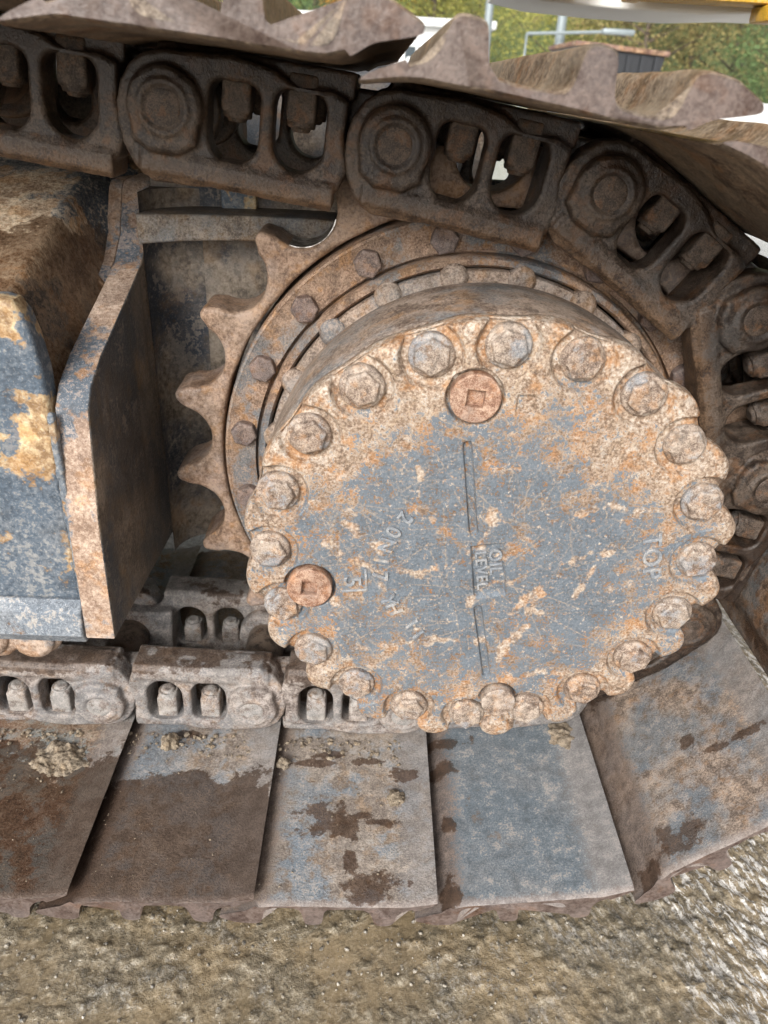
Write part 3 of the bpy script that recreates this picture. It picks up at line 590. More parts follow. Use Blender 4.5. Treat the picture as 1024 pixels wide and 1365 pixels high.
# bolts
m_cbolt = rusty('cover_bolt_rust', edge=0.7, edgecol=(0.55, 0.48, 0.42), paint=(0.20, 0.21, 0.23), rust=dict(dark=(0.085, 0.056, 0.042), mid=(0.20, 0.138, 0.102), light=(0.35, 0.27, 0.21), orange=(0.36, 0.19, 0.085)), amount=0.35, scale=26, dust=(0.44, 0.385, 0.325), dusty=0.4, rough=0.6, bump=0.45)
cb_me = [hexbolt(0.0180, 0.0212, 0.0120, 0.0060, 'bolt', 0.0006), hexbolt(0.0174, 0.0214, 0.0130, 0.0065, 'bolt', 0.0010), hexbolt(0.0184, 0.0208, 0.0108, 0.0055, 'bolt', 0.0015)]
for kk, a in enumerate(BOLT_A):
    rk = random.Random(kk + 50)
    link('bolt', cb_me[(kk * 7 + kk // 3) % 3], m_cbolt, fd, T(RB * math.cos(a), 0.008, RB * math.sin(a)) @ Matrix.Rotation(rk.uniform(0, 1.05), 4, 'Y') @ Matrix.Rotation(rk.uniform(0, 0.06), 4, 'X'))
m_plug = rusty('plug_rust', paint=(0.30, 0.20, 0.15), rust=dict(dark=(0.14, 0.06, 0.035), mid=(0.28, 0.145, 0.09), light=(0.42, 0.28, 0.20), orange=(0.36, 0.16, 0.07)), amount=0.3, scale=30, dusty=0.15, rough=0.55, bump=0.35)
sqh = 0.0082
def plug_mesh(sock):
    sp_ = [poly(48, 0.0237)] + ([[(-sqh, -sqh), (sqh, -sqh), (sqh, sqh), (-sqh, sqh)]] if sock else [])
    a = curve2d(sp_, 0.014, 0.0015); a.transform(T(0, -0.005, 0)); b = box(-0.012, 0.012, 0.004, 0.009, -0.012, 0.012); b.transform(T(0, 0, 0))
    if sock: 
        c = tube((0, 0.003, 0), (0, 0.010, 0), 0.020); return merge([a, c], 'plug')
    a.transform(T(0, -0.004, 0) @ Matrix.Diagonal((0.82, 1, 0.82, 1))); return a
for c, kd in PLUGS:
    link('plug', plug_mesh(kd == 'red'), m_plug if kd == 'red' else m_cbolt, fd, T(c[0], 0.0, c[1]) @ Matrix.Rotation(0.08, 4, 'Y'))
# lettering
def text(s, size, x, z, ang, depth=0.0046, y=0.0, parent=cover, sx=1.0):
    fc = bpy.data.curves.new('t', 'FONT'); fc.body = s; fc.size = size; fc.extrude = depth / 2; fc.bevel_depth = 0.0004; fc.align_x = 'CENTER'; fc.align_y = 'CENTER'; fc.space_character = 1.12
    o = bpy.data.objects.new('t', fc); COL.objects.link(o)
    me = bpy.data.meshes.new_from_object(o.evaluated_get(bpy.context.evaluated_depsgraph_get())); bpy.data.objects.remove(o)
    me.transform(T(x, y, z) @ Matrix.Rotation(-ang, 4, 'Y') @ Matrix.Rotation(PI / 2, 4, 'X') @ Matrix.Diagonal((sx, 1, 1, 1)))
    me.materials.clear(); return link('raised_lettering', smooth(me), m_letter, parent)
def along(c, du, dv): return c[0] + du * ex + dv * fx_, c[1] + du * ez + dv * fz_
p = along(oc, -0.010, 0.0072); text('OIL', 0.0185, p[0], p[1], tilt, y=0.0035)
p = along(oc, -0.001, -0.0078); text('LEVEL', 0.0165, p[0], p[1], tilt, y=0.0035, sx=1.02)
p = loc(0.297, -0.411); text('TOP', 0.027, p[0], p[1], math.radians(-78), sx=1.0)
for chx, (x_, z_), a_ in (('2', (0.041, -0.376), -123), ('0', (0.030, -0.393), -118), ('N', (0.024, -0.409), -108), ('1', (0.019, -0.428), -100), ('7', (0.019, -0.447), -88), ('Y', (0.029, -0.478), -74), ('H', (0.036, -0.489), -62), ('1', (0.056, -0.509), -48), ('1', (0.064, -0.523), -44)):
    p = loc(x_, z_); text(chx, 0.022, p[0], p[1], math.radians(a_), depth=0.0046)
p = loc(-0.010, -0.456); text('5', 0.026, p[0], p[1], math.radians(-84)); 
for (a, b) in ((loc(0.004, -0.440), loc(0.006, -0.466)), (loc(0.006, -0.466), loc(-0.020, -0.469))):
    L = math.hypot(b[0] - a[0], b[1] - a[1]); an = math.atan2(b[1] - a[1], b[0] - a[0])
    bmx = box(0, L, -0.0014, 0.001, -0.0012, 0.0012, 0.0004); bmx.transform(T(a[0], 0, a[1]) @ Matrix.Rotation(-an, 4, 'Y')); link('raised_mark', bmx, m_letter, cover)
# stubby lug under the lower plug and the pierced lug at the right
for (x_, z_, r_) in ((0.166, -0.662, 0.017),):
    p = loc(x_, z_); lm = tube((p[0], 0.003, p[1]), (p[0], 0.032, p[1]), r_, n=28, bev=0.006); link('lug', cast(lm, 0.002, 3, 0.001, 0.01), m_drum, fd)

# ------------------------------------------------------------------ track frame
fr_ = empty('track_frame', (-0.30, 0.72, 0.28), 'blue grey and rusty steel track frame with bent flange plate', 'track frame')
def fl(o): o.matrix_parent_inverse = Matrix.Translation((0.30, -0.72, -0.28)); return o
def fpart(name, me, mat): return fl(link(name, me, mat, fr_))
m_frame = rusty('frame_paint_rust', mixw=(0.64, 0.30, 0.06), soft=0.012, paint=(0.085, 0.112, 0.145), rust=dict(dark=(0.22, 0.135, 0.07), mid=(0.40, 0.275, 0.155), light=(0.55, 0.43, 0.26), orange=(0.44, 0.235, 0.085)), amount=0.54, scale=5.5, dust=(0.42, 0.40, 0.37), dusty=0.22, rough=0.5, bump=0.45, speck=0.12, grit=0.12)
m_flange = rusty('flange_rust', mixw=(0.62, 0.31, 0.07), soft=0.014, paint=(0.095, 0.118, 0.145), rust=dict(dark=(0.20, 0.13, 0.092), mid=(0.30, 0.205, 0.147), light=(0.42, 0.31, 0.235), orange=(0.41, 0.215, 0.095)), amount=0.40, scale=8, dust=(0.38, 0.31, 0.26), dusty=0.4, rough=0.66, bump=0.5)
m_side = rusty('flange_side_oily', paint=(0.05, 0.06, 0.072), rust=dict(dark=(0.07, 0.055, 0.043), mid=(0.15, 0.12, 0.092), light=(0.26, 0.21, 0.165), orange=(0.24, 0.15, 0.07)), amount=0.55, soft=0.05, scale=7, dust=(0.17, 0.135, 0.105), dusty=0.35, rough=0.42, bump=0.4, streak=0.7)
m_slope = rusty('frame_top_rust', mixw=(0.62, 0.31, 0.07), soft=0.015, paint=(0.07, 0.088, 0.11), rust=dict(dark=(0.17, 0.10, 0.055), mid=(0.40, 0.265, 0.165), light=(0.60, 0.475, 0.335), orange=(0.50, 0.25, 0.085)), amount=0.46, scale=6, dust=(0.55, 0.46, 0.35), dusty=0.3, rough=0.6,
                wet=lambda k, big, med: k.mul(k.step(k.add(k.add(k.mul(k.sep(k.obj)[0], 1.6), k.mul(k.sep(k.obj)[1], -1.3)), k.mul(k.math('SUBTRACT', k.noise(9, 7, 0.65, off=3.3), 0.5), 0.7)), -1.76, -1.74), 0.92), wetcol=(0.05, 0.032, 0.018))
m_bright = Mat('scraped_bright_steel').out((0.62, 0.62, 0.62), 0.22, None, 1.0)
# flange plate: outline in (y, z), thickness along x
FP = [(0.693, -0.573), (0.699, -0.42), (0.718, -0.300), (0.735, -0.281), (0.775, -0.262), (0.90, -0.222), (0.955, -0.203), (0.99, -0.176), (1.018, -0.128), (1.03, -0.120), (1.30, -0.115), (1.30, -0.62), (1.06, -0.60)]
fp = curve2d([FP], 0.034, 0.0025)
fp.transform(Matrix(((0, -1, 0, -0.281), (1, 0, 0, 0), (0, 0, 1, ZO), (0, 0, 0, 1))))
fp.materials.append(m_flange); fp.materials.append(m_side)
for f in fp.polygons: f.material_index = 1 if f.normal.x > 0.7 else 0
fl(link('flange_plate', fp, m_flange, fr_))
FP2 = [(0.930, -0.2145), (0.957, -0.204), (0.992, -0.177), (1.020, -0.129), (1.032, -0.121), (1.25, -0.117), (1.25, -0.30), (0.96, -0.30)]
fp2 = curve2d([FP2], 0.017, 0.0022); fp2.transform(Matrix(((0, -1, 0, -0.3155), (1, 0, 0, 0), (0, 0, 1, ZO), (0, 0, 0, 1)))); fl(link('flange_doubler', fp2, m_flange, fr_))
# lower box: front plate with a cut corner, sloping top, lip along the bottom
front = curve2d([[(-1.3, -0.194), (-0.348, -0.190), (-0.336, -0.193), (-0.328, -0.205), (-0.3225, -0.228), (-0.3185, -0.262), (-0.3185, -0.535), (-1.3, -0.535)]], 0.030, 0.006); front.transform(T(0, 0.712, ZO)); fpart('front_plate', front, m_frame)
lip = curve2d([[(0.700, -0.545), (0.712, -0.534), (0.75, -0.530), (0.75, -0.592), (0.706, -0.590), (0.697, -0.575)]], 0.97, 0.003)
lip.transform(Matrix(((0, -1, 0, -0.3195), (1, 0, 0, 0), (0, 0, 1, ZO), (0, 0, 0, 1)))); fpart('bottom_lip', lip, rusty('lip_paint', mixw=(0.62, 0.30, 0.08), soft=0.02, paint=(0.17, 0.20, 0.235), rust=dict(dark=(0.15, 0.09, 0.06), mid=(0.32, 0.22, 0.14), light=(0.48, 0.38, 0.27), orange=(0.42, 0.24, 0.10)), amount=0.72, scale=8, dust=(0.40, 0.40, 0.40), dusty=0.35, rough=0.55, bump=0.4))
FY = [0.742, 0.775, 0.90, 0.955, 0.99, 1.018, 1.06, 1.10, 1.30]; FZ = [-0.292, -0.280, -0.244, -0.226, -0.202, -0.160, -0.130, -0.112, -0.100]
bxs = np.concatenate([np.linspace(-1.3, -0.46, 12), np.linspace(-0.45, -0.3155, 26)]); bys = np.linspace(0.742, 1.30, 60)
BX, BY = np.meshgrid(bxs, bys); tt = np.clip((BX + 0.358) / 0.0425, 0, 1); tt = tt * tt * (3 - 2 * tt)
BZ = (1 - tt) * np.minimum(-0.200 + (BY - 0.742) * 0.32, -0.095) + tt * np.interp(BY, FY, FZ) + (fbm(BX * 30 + 50, BY * 30, 3, 3) - 0.5) * 0.003
nb_, na_ = BX.shape; top_ = np.stack([BX, BY, BZ + ZO], -1).reshape(-1, 3); low_ = top_.copy(); low_[:, 2] = -0.57 + ZO
ii = np.arange(nb_ * na_).reshape(nb_, na_); n0 = nb_ * na_; fcs = np.stack([ii[:-1, :-1], ii[:-1, 1:], ii[1:, 1:], ii[1:, :-1]], -1).reshape(-1, 4).tolist()
per = list(ii[0, :]) + list(ii[1:, -1]) + list(ii[-1, -2::-1]) + list(ii[-2:0:-1, 0])
fcs += [(int(a), int(b), int(b) + n0, int(a) + n0) for a, b in zip(per, per[1:] + per[:1])]
slope = bpy.data.meshes.new('box_body'); slope.from_pydata(np.concatenate([top_, low_]).tolist(), [], fcs)
bm = bmesh.new(); bm.from_mesh(slope); bmesh.ops.delete(bm, geom=[v for v in bm.verts if not v.link_faces], context='VERTS'); fpart('box_body', bm2me(bm, 'box_body', 40), m_slope)
m_dkblue = rusty('dark_oily_paint', paint=(0.040, 0.050, 0.062), rust=dict(dark=(0.035, 0.027, 0.022), mid=(0.09, 0.065, 0.045), light=(0.19, 0.145, 0.10), orange=(0.17, 0.08, 0.03)), amount=0.62, soft=0.07, scale=9, dust=(0.13, 0.11, 0.09), dusty=0.35, rough=0.5, bump=0.4)
up = box(-1.3, -0.20, 1.08, 1.30, -0.092 + ZO, -0.01 + ZO, 0.008); fpart('top_rail', up, m_dkblue)
weld = cast(merge([box(-0.3195, -0.311, 0.703, 0.712, -0.53 + ZO, -0.30 + ZO, 0.003)]), 0.002, 3, 0.004, 0.01); fpart('weld_bead', weld, m_frame)
m_mount = rusty('mount_plate_dusty', mixw=(0.6, 0.3, 0.1), paint=(0.035, 0.043, 0.058), rust=dict(dark=(0.08, 0.065, 0.05), mid=(0.17, 0.135, 0.105), light=(0.26, 0.215, 0.17), orange=(0.24, 0.15, 0.08)), amount=0.45, soft=0.05, scale=5, dust=(0.25, 0.205, 0.155), dusty=0.45, rough=0.6, bump=0.3, grit=0.15)
mp = curve2d([[(-0.282, -0.10), (0.42, -0.10), (0.42, -0.52), (0.20, -0.64), (-0.12, -0.60), (-0.16, -0.57), (-0.20, -0.572), (-0.235, -0.585), (-0.262, -0.610), (-0.282, -0.635)]], 0.03, 0.004); mp.transform(T(0, 1.022, ZO)); fpart('mounting_plate', mp, m_mount)
fil = [(-0.2805, 1.0215), (-0.2805, 0.962)] + [(-0.2805 + 0.06 - 0.06 * math.cos(q), 0.962 + 0.0595 * math.sin(q)) for q in np.linspace(0.1, PI / 2, 8)]
bm = bmesh.new(); lo_ = [bm.verts.new((a, b, -0.625 + ZO)) for a, b in fil]; hi_ = [bm.verts.new((a, b, -0.125 + ZO)) for a, b in fil]
for i in range(len(fil)): bm.faces.new((lo_[i], lo_[(i + 1) % len(fil)], hi_[(i + 1) % len(fil)], hi_[i]))
bm.faces.new(lo_); bm.faces.new(hi_); fpart('weld_fillet', bm2me(bm, 'fillet', 50), m_mount)
m_bar = rusty('bar_worn_paint', paint=(0.12, 0.13, 0.14), rust=dict(dark=(0.07, 0.055, 0.042), mid=(0.16, 0.125, 0.095), light=(0.27, 0.22, 0.17), orange=(0.2, 0.12, 0.05)), amount=0.45, soft=0.06, scale=12, dust=(0.20, 0.17, 0.14), dusty=0.4, rough=0.55, bump=0.4)
# arched guard bar above the sprocket gap
NB = 26; top = []; bot = []
for i in range(NB + 1):
    t = i / NB; xx = -0.283 + t * 0.33; sag = 0.012 * (1 - (2 * t - 0.9) ** 2)
    top.append((xx, -0.148 + 0.004 * math.sin(t * PI))); bot.append((xx, -0.185 + sag))
gb = curve2d([top + bot[::-1]], 0.075, 0.003); gb.transform(T(0, 0.953, ZO)); fpart('guard_bar', gb, m_bar)
fpart('stop_block', box(-0.192, -0.148, 1.01, 1.06, -0.146 + ZO, -0.105 + ZO, 0.003), m_frame)
fpart('motor_case', tube((AX, 1.02, AZ), (AX, 1.45, AZ), 0.25, n=64, bev=0.02), m_dkblue)
# roller guard under the frame
rg_ = curve2d([[(-1.3, -0.592), (-0.365, -0.592), (-0.358, -0.605), (-0.385, -0.650), (-0.40, -0.662), (-0.425, -0.664), (-0.436, -0.652), (-0.448, -0.664), (-0.475, -0.668), (-0.52, -0.66), (-0.60, -0.655), (-1.3, -0.655)]], 0.085, 0.008)
rg_.transform(T(0, 0.757, ZO)); rgm = cast(rg_, 0.003, 4, 0.003, 0.02)
rgd = empty('roller_guard', (-0.45, 0.78, 0.2), 'rusty pale roller guard with round bolt bosses under the frame', 'roller guard')
o = link('guard_plate', rgm, m_flange, rgd); o.matrix_parent_inverse = Matrix.Translation((0.45, -0.78, -0.2))
for xx in (-0.41, -0.468, -0.56):
    b_ = cast(lathe([(0, 0.01), (0.026, 0.01), (0.026, -0.004), (0.02, -0.009), (0, -0.011)], 40), 0.002, 3, 0.002, 0.01); b_.transform(T(xx, 0.757, -0.632 + ZO))
    o = link('bolt_boss', b_, m_flange, rgd); o.matrix_parent_inverse = Matrix.Translation((0.45, -0.78, -0.2))

# ------------------------------------------------------------------ mud clods
m_clod = rusty('mud_clod', paint=(0.20, 0.16, 0.11), rust=dict(dark=(0.10, 0.075, 0.05), mid=(0.20, 0.155, 0.105), light=(0.32, 0.26, 0.19), orange=(0.28, 0.2, 0.12)), amount=0.3, scale=30, dusty=0.3, rough=0.85, bump=0.7)
def clod(loc_, r, flat, seed, label):
    bm = bmesh.new(); bmesh.ops.create_icosphere(bm, subdivisions=4, radius=1)
    for v in bm.verts:
        n = v.co.normalized(); q = 1 + 0.45 * mnoise.noise(n * 1.6 + Vector((seed, 0, 0))) + 0.28 * mnoise.noise(n * 4 + Vector((0, seed, 0))) + 0.14 * mnoise.noise(n * 10 + Vector((0, 0, seed)))
        v.co = Vector((n.x * q * r, n.y * q * r, n.z * q * r * flat))
    tag(link('mud_clod', bm2me(bm, 'mud_clod', 60), m_clod, None, T(*loc_)), label, 'mud', 'mud clods lying on the track shoes')
ST = -0.829 + ZO
clod((-0.262, 0.775, ST + 0.004), 0.012, 0.8, 1, 'crumb of tan mud at the shoe gap below the roller chain')
clod((-0.098, 0.745, ST + 0.003), 0.008, 0.8, 5, 'small mud crumb beside the pale shoe with blotches')
clod((0.058, 0.692, ST + 0.002), 0.012, 0.6, 9, 'tan stone on the right edge of the blotched shoe')
gxx, gyy = np.meshgrid(np.linspace(-0.075, 0.075, 110), np.linspace(-0.045, 0.045, 70))
hh = fbm(gxx * 55 + 9, gyy * 55 + 4, 5, 91, 0.6) * 1.15 - 0.28 - 0.75 * ((gxx / 0.07) ** 2 + (gyy / 0.042) ** 2); hh = np.clip(hh, -0.03, 1) * 0.020
sme = bpy.data.meshes.new('mud_splash'); ii = np.arange(hh.size).reshape(hh.shape); keep = (hh[:-1, :-1] > -0.0002) | (hh[1:, 1:] > -0.0002) | (hh[:-1, 1:] > -0.0002) | (hh[1:, :-1] > -0.0002)
sme.from_pydata(np.stack([gxx, gyy, hh], -1).reshape(-1, 3).tolist(), [], np.stack([ii[:-1, :-1], ii[:-1, 1:], ii[1:, 1:], ii[1:, :-1]], -1)[keep].tolist())
bm = bmesh.new(); bm.from_mesh(sme); bmesh.ops.delete(bm, geom=[v for v in bm.verts if not v.link_faces], context='VERTS'); bm.to_mesh(sme); bm.free(); smooth(sme, 60)
tag(link('mud_splash', sme, m_clod, None, T(-0.405, 0.745, ST + 0.0006) @ Matrix.Rotation(-0.25, 4, 'Z')), 'flat mud splash spread on the leftmost wet brown shoe', 'mud')
clod((0.300, 0.785, ST + 0.028), 0.024, 0.5, 17, 'largest mud lump in the corner of the tilted shoe')
clod((0.268, 0.745, ST + 0.010), 0.012, 0.8, 21, 'mud crumb at the gap left of the tilted shoe')

rq = random.Random(8); pv, pf_ = [], []
for i in range(900):
    x_ = rq.uniform(-0.56, 0.085); y_ = 0.795 - abs(rq.gauss(0, 0.022)) if i % 4 else rq.uniform(0.56, 0.79)
    r_ = 0.0006 + 0.0032 * rq.random() ** 4 * (1 if i % 4 else 0.4); b0 = len(pv); sx_, sy_, sz_ = (rq.uniform(0.7, 1.4) for _ in range(3))
    for c in iv:
        q = r_ * rq.uniform(0.75, 1.2); pv.append((x_ + c.x * q * sx_, y_ + c.y * q * sy_, ST + 0.0005 + r_ * 0.2 + c.z * q * sz_ * 0.7))
    pf_ += [tuple(b0 + j for j in f) for f in ifc]
pme = bpy.data.meshes.new('loose_soil'); pme.from_pydata(pv, [], pf_)
tag(link('loose_soil', pme, m_clod), 'loose soil crumbs gathered along the lower chain', 'soil', kind='stuff')

# ------------------------------------------------------------------ machine body above and behind
bd = empty('machine_body', (0.5, 1.7, 1.0), 'yellow machine body edge with white belly panel at the top', 'machine')
def bl(o): o.matrix_parent_inverse = Matrix.Translation((-0.5, -1.7, -1.0)); return o
m_yel = rusty('yellow_paint', paint=(0.62, 0.36, 0.03), rust=RUST, amount=0.95, scale=9, dust=(0.4, 0.3, 0.15), dusty=0.2, rough=0.45, bump=0.2)
m_white = Mat('white_panel').out((0.80, 0.80, 0.77), 0.4)
pan = curve2d([[(0.22, 0.158), (0.30, 0.146), (0.45, 0.140), (0.60, 0.139), (0.705, 0.146), (0.95, 0.152), (0.95, 0.19), (0.22, 0.19)]], 0.24, 0.004); pan.transform(T(0, 1.70, ZO)); bl(link('belly_panel', pan, m_white, bd))
bl(link('side_beam', box(0.465, 1.3, 1.60, 1.68, 0.152 + ZO, 0.26 + ZO, 0.006), m_yel, bd))
bl(link('side_beam', box(0.20, 0.36, 1.60, 1.68, 0.150 + ZO, 0.26 + ZO, 0.004), m_yel, bd))
bl(link('bracket', box(0.425, 0.455, 1.58, 1.64, 0.146 + ZO, 0.22 + ZO, 0.004), m_yel, bd))
bl(link('bracket', box(0.672, 0.735, 1.58, 1.66, 0.126 + ZO, 0.1515 + ZO, 0.004), m_yel, bd))
bl(link('upper_frame', box(-2.2, 2.2, 1.66, 3.2, 0.50 + ZO, 1.1 + ZO, 0.02), m_yel, bd))
bl(link('lower_frame', box(-2.4, 0.20, 1.50, 2.7, -0.52 + ZO, 0.03 + ZO, 0.03), m_dkblue, bd))

# ------------------------------------------------------------------ background
def leaf_mat(name, c1, c2):
    k = Mat(name, rnd=False); n = k.noise(1.2, 5, 0.6); n2 = k.noise(9, 3, 0.6, off=3)
    col = k.mix(k.step(k.add(k.mul(n, .6), k.mul(n2, .4)), 0.4, 0.6), c1, c2); m = k.out(col, 0.6); return m
GREENS = [leaf_mat('leaf_dark_green', (0.06, 0.095, 0.03), (0.12, 0.17, 0.06)), leaf_mat('leaf_green', (0.085, 0.15, 0.05), (0.16, 0.23, 0.08)),
          leaf_mat('leaf_yellow_green', (0.20, 0.23, 0.05), (0.42, 0.38, 0.09)), leaf_mat('leaf_autumn_brown', (0.16, 0.16, 0.055), (0.30, 0.23, 0.085)), leaf_mat('leaf_orange', (0.34, 0.17, 0.03), (0.5, 0.26, 0.04))]
m_bark = rusty('bark', paint=(0.08, 0.06, 0.045), rust=DARK, amount=0.5, scale=3, dusty=0.2, rough=0.9)
def tree(x, y, h, r, mat, seed, label, n=9000):
    rk = random.Random(seed); t = empty('tree', (x, y, 0), label, 'tree', 'trees beyond the machine')
    ms = [tube((0, 0, 0), (0, 0, h * 0.75), 0.018 * h, 0.006 * h, 10)]; cl = []
    for i in range(11):
        a = rk.uniform(0, 2 * PI); z0 = h * rk.uniform(0.15, 0.65); L = r * rk.uniform(0.5, 0.95); e = (L * math.cos(a), L * math.sin(a), z0 + L * rk.uniform(0.2, 0.8))
        ms.append(tube((0, 0, z0), e, 0.007 * h, 0.002 * h, 6)); cl.append(e)
    link('trunk', merge(ms, 'trunk'), m_bark, t)
    for i in range(44):
        a = rk.uniform(0, 2 * PI); zz = rk.uniform(0.06, 1.0); rad = r * math.sqrt(max(0.05, 1 - ((zz - 0.42) / 0.6) ** 2)) * rk.uniform(0.35, 0.95); cl.append((rad * math.cos(a), rad * math.sin(a), zz * h))
    vs, fs = [], []
    for i in range(n):
        c = Vector(rk.choice(cl)); s_ = r * 0.19
        p = c + Vector((rk.gauss(0, s_), rk.gauss(0, s_), rk.gauss(0, s_ * 0.7))); p.z = max(0.1, p.z)
        q = rk.uniform(0.005, 0.012) * h; e1 = Vector((rk.gauss(0, 1), rk.gauss(0, 1), rk.gauss(0, 1))).normalized() * q; e2 = e1.orthogonal().normalized() * q * 0.7
        b0 = len(vs); vs += [p - e1, p - e2, p + e1, p + e2]; fs.append((b0, b0 + 1, b0 + 2, b0 + 3))
    me = bpy.data.meshes.new('crown'); me.from_pydata(vs, [], fs); link('crown', me, mat, t)
for (x, y, h, r, g, lab) in [(22, 47, 10, 4.2, 1, 'rightmost bright green tree beyond the machine'), (17.5, 50, 9, 4.0, 3, 'green brown autumn tree left of the rightmost tree'), (13.6, 46, 10, 4.0, 3, 'autumn brown tree behind the dark skip'),
                        (10.6, 54, 8, 3.6, 2, 'yellow green tree right of the tall light pole'), (19.8, 40, 6, 2.6, 3, 'low brownish bush tree before the right trees'), (15.5, 58, 11, 5, 0, 'dark tree in the second row at the right'), (24, 60, 12, 6, 0, 'dark tree at the far right in the second row'),
                        (3.4, 60, 10, 4.4, 2, 'yellow autumn tree behind the white building end'), (7.0, 66, 9, 4.4, 2, 'yellow green tree left of the tall light pole'), (-0.6, 62, 12, 3.6, 4, 'orange autumn tree above the white building'),
                        (-5, 66, 11, 5, 1, 'green tree behind the white building'), (29, 55, 11, 5, 1, 'green tree at the right end of the row'), (-11, 62, 11, 5, 2, 'yellow tree at the left end of the row')]:
    tree(x, y, h, r, GREENS[g], int(x * 10 + 500), lab)
# wooded hill
hx = np.linspace(-420, 420, 220); hy = np.linspace(150, 520, 90); HX, HY = np.meshgrid(hx, hy)
HZ = np.clip((HY - 150) / 200, 0, 1) ** 0.8 * (75 + 25 * np.sin(HX * 0.012 + 0.5)) + (fbm(HX * 0.12, HY * 0.12, 4, 8, 0.6) - 0.3) * 16 * np.clip((HY - 150) / 40, 0, 1) - 1
hme = bpy.data.meshes.new('hill'); ii = np.arange(HX.size).reshape(HX.shape)
hme.from_pydata(np.stack([HX, HY, HZ], -1).reshape(-1, 3).tolist(), [], np.stack([ii[:-1, :-1], ii[:-1, 1:], ii[1:, 1:], ii[1:, :-1]], -1).reshape(-1, 4).tolist()); smooth(hme, 60)
k = Mat('forest_hill', rnd=False); n = k.noise(0.05, 7, 0.6); n2 = k.noise(0.4, 6, 0.7, off=3)
link('hill', hme, k.out(k.ramp(k.add(k.mul(n, .45), k.mul(n2, .55)), [(0.36, (0.045, 0.075, 0.03)), (0.5, (0.09, 0.13, 0.045)), (0.6, (0.19, 0.18, 0.06)), (0.7, (0.28, 0.19, 0.07))]), 0.9, k.bump(n2, 0.8, 4.0))); tag(bpy.data.objects['hill'], kind='structure')
# white building
bw = empty('white_building', (-0.5, 30, 0), 'long white low building with dark windows and teal strips', 'building')
m_bw = Mat('white_render').out((0.72, 0.73, 0.72), 0.6); m_teal = Mat('teal_trim').out((0.06, 0.30, 0.25), 0.5); m_gl = Mat('window_glass').out((0.03, 0.045, 0.055), 0.08)
link('wall', box(-8.5, 4.0, 0, 6, 0, 2.55, 0.02), m_bw, bw)
link('roof', box(-8.8, 4.25, -0.35, 6.3, 2.56, 2.80, 0.04), m_bw, bw)
for i in range(9): 
    wn = link('window', box(-7.9 + i * 1.3, -6.95 + i * 1.3, -0.05, 0.04, 1.15, 2.05, 0.01), m_bw, bw)
    link('pane', box(-7.82 + i * 1.3, -7.46 + i * 1.3, -0.07, -0.052, 1.22, 1.98), m_gl, wn); link('pane', box(-7.39 + i * 1.3, -7.03 + i * 1.3, -0.07, -0.052, 1.22, 1.98), m_gl, wn)
for xx in (-2.35, 3.55): link('trim', box(xx, xx + 0.2, -0.08, 0.0, 0, 2.5), m_teal, bw)
# blue crate behind the shoe gap
bc = empty('blue_crate', (1.0, 14, 0), 'blue steel crate behind the upper track shoes', 'crate')
m_bl = Mat('blue_paint').out((0.03, 0.07, 0.26), 0.4)
link('body', box(-0.55, 0.20, 0, 1.6, 0.1, 1.15, 0.03), m_bl, bc); link('rim', box(-0.6, 0.25, -0.05, 1.65, 1.152, 1.24, 0.02), m_bw, bc)
for xx in (-0.45, 0.02): link('foot', box(xx, xx + 0.1, 0.1, 1.5, 0, 0.098), m_bl, bc)
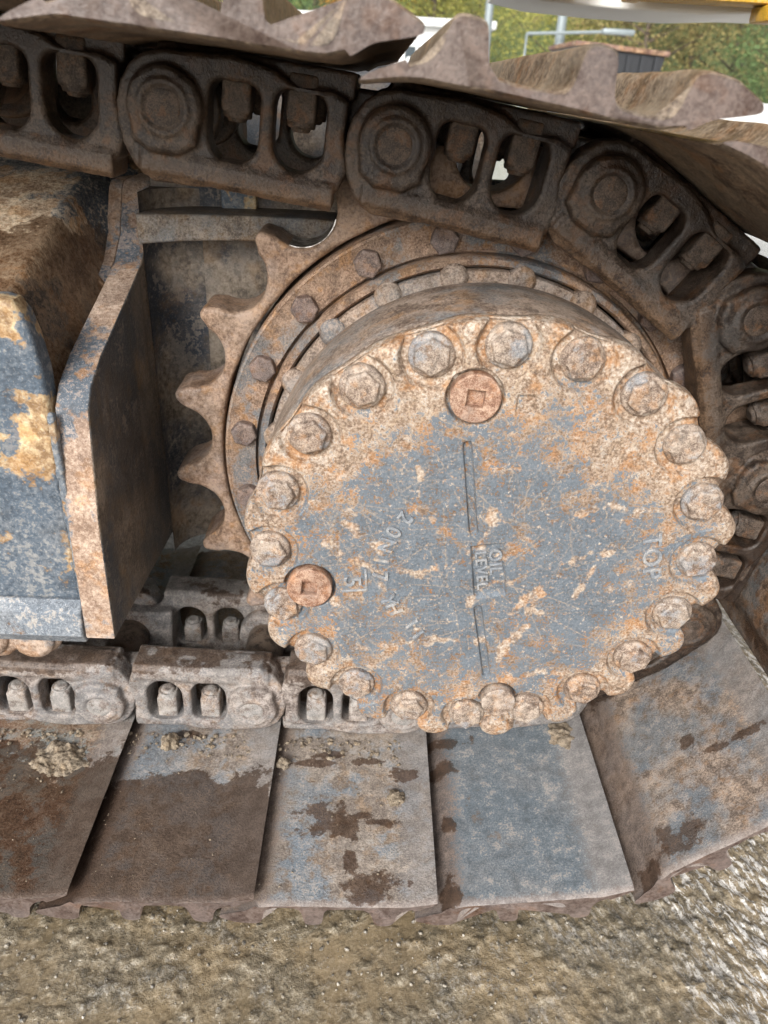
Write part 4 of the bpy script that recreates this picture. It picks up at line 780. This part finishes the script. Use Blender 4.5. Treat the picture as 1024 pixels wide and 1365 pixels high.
# dark skip with rusty rim
sk = empty('waste_skip', (3.25, 12, 0), 'dark ribbed waste skip with rusty rim before the trees', 'skip')
m_sk = Mat('skip_dark_paint').out((0.022, 0.024, 0.028), 0.5); m_rim = rusty('skip_rim_rust', paint=(0.18, 0.08, 0.06), amount=0.4, scale=3)
bm = bmesh.new(); pts = [(-0.52, 0, 0.3), (0.42, 0, 0.3), (0.60, 0, 1.35), (-0.62, 0, 1.42), (-0.52, 1.8, 0.3), (0.42, 1.8, 0.3), (0.60, 1.8, 1.35), (-0.62, 1.8, 1.42)]
vv_ = [bm.verts.new(p) for p in pts]
for f in ((0, 1, 2, 3), (4, 5, 6, 7), (0, 1, 5, 4), (1, 2, 6, 5), (0, 3, 7, 4)): bm.faces.new([vv_[i] for i in f])
link('tub', bm2me(bm, 'tub'), m_sk, sk)
rm = box(-0.66, 0.64, -0.06, 1.86, 0, 0.06, 0.01); rm.transform(T(0, 0, 1.385) @ Matrix.Rotation(0.057, 4, 'Y')); link('rim', rm, m_rim, sk)
for i in range(6): link('rib', box(-0.5 + i * 0.19, -0.44 + i * 0.19, -0.05, -0.002, 0.32, 1.34), m_sk, sk)
for xx in (-0.4, 0.25): link('foot', box(xx, xx + 0.1, 0.1, 1.7, 0, 0.298), m_sk, sk)
# light poles
m_pole = Mat('galvanised_pole').out((0.27, 0.31, 0.32), 0.45, None, 0.3)
def pole(x, y, h, arm, label):
    t = empty('light_pole', (x, y, 0), label, 'light pole', 'light poles of the yard')
    link('post', tube((0, 0, 0), (0, 0, h), 0.11 if h > 3 else 0.03, 0.07 if h > 3 else 0.02, 16), m_pole, t)
    if arm: link('lamp_arm', tube((0, 0, h), (arm, 0, h + 0.1), 0.03, 0.03, 10), m_pole, t); link('lamp_head', box(arm - 0.05, arm + 0.6, -0.1, 0.1, h + 0.06, h + 0.16, 0.03), m_pole, t)
pole(3.63, 18.3, 6.5, 1.2, 'thick pale light pole left of the dark skip')
pole(2.45, 21.0, 6.5, 1.2, 'thinner pale light pole over the middle track shoe')
pole(2.9, 18.0, 1.86, 1.55, 'low lamp with level arm above the dark skip')
# white concrete barrier at the right, below the trees
br = empty('road_barrier', (11.5, 26, 0), 'white road barrier below the trees at the right', 'barrier')
bm_ = curve2d([[(-0.3, 0), (0.3, 0), (0.25, 0.15), (0.12, 0.35), (0.10, 0.85), (-0.10, 0.85), (-0.12, 0.35), (-0.25, 0.15)]], 5.0, 0.01); bm_.transform(Matrix.Rotation(PI / 2, 4, 'Z') @ T(0, -2.5, 0)); link('wall_piece', bm_, m_bw, br)
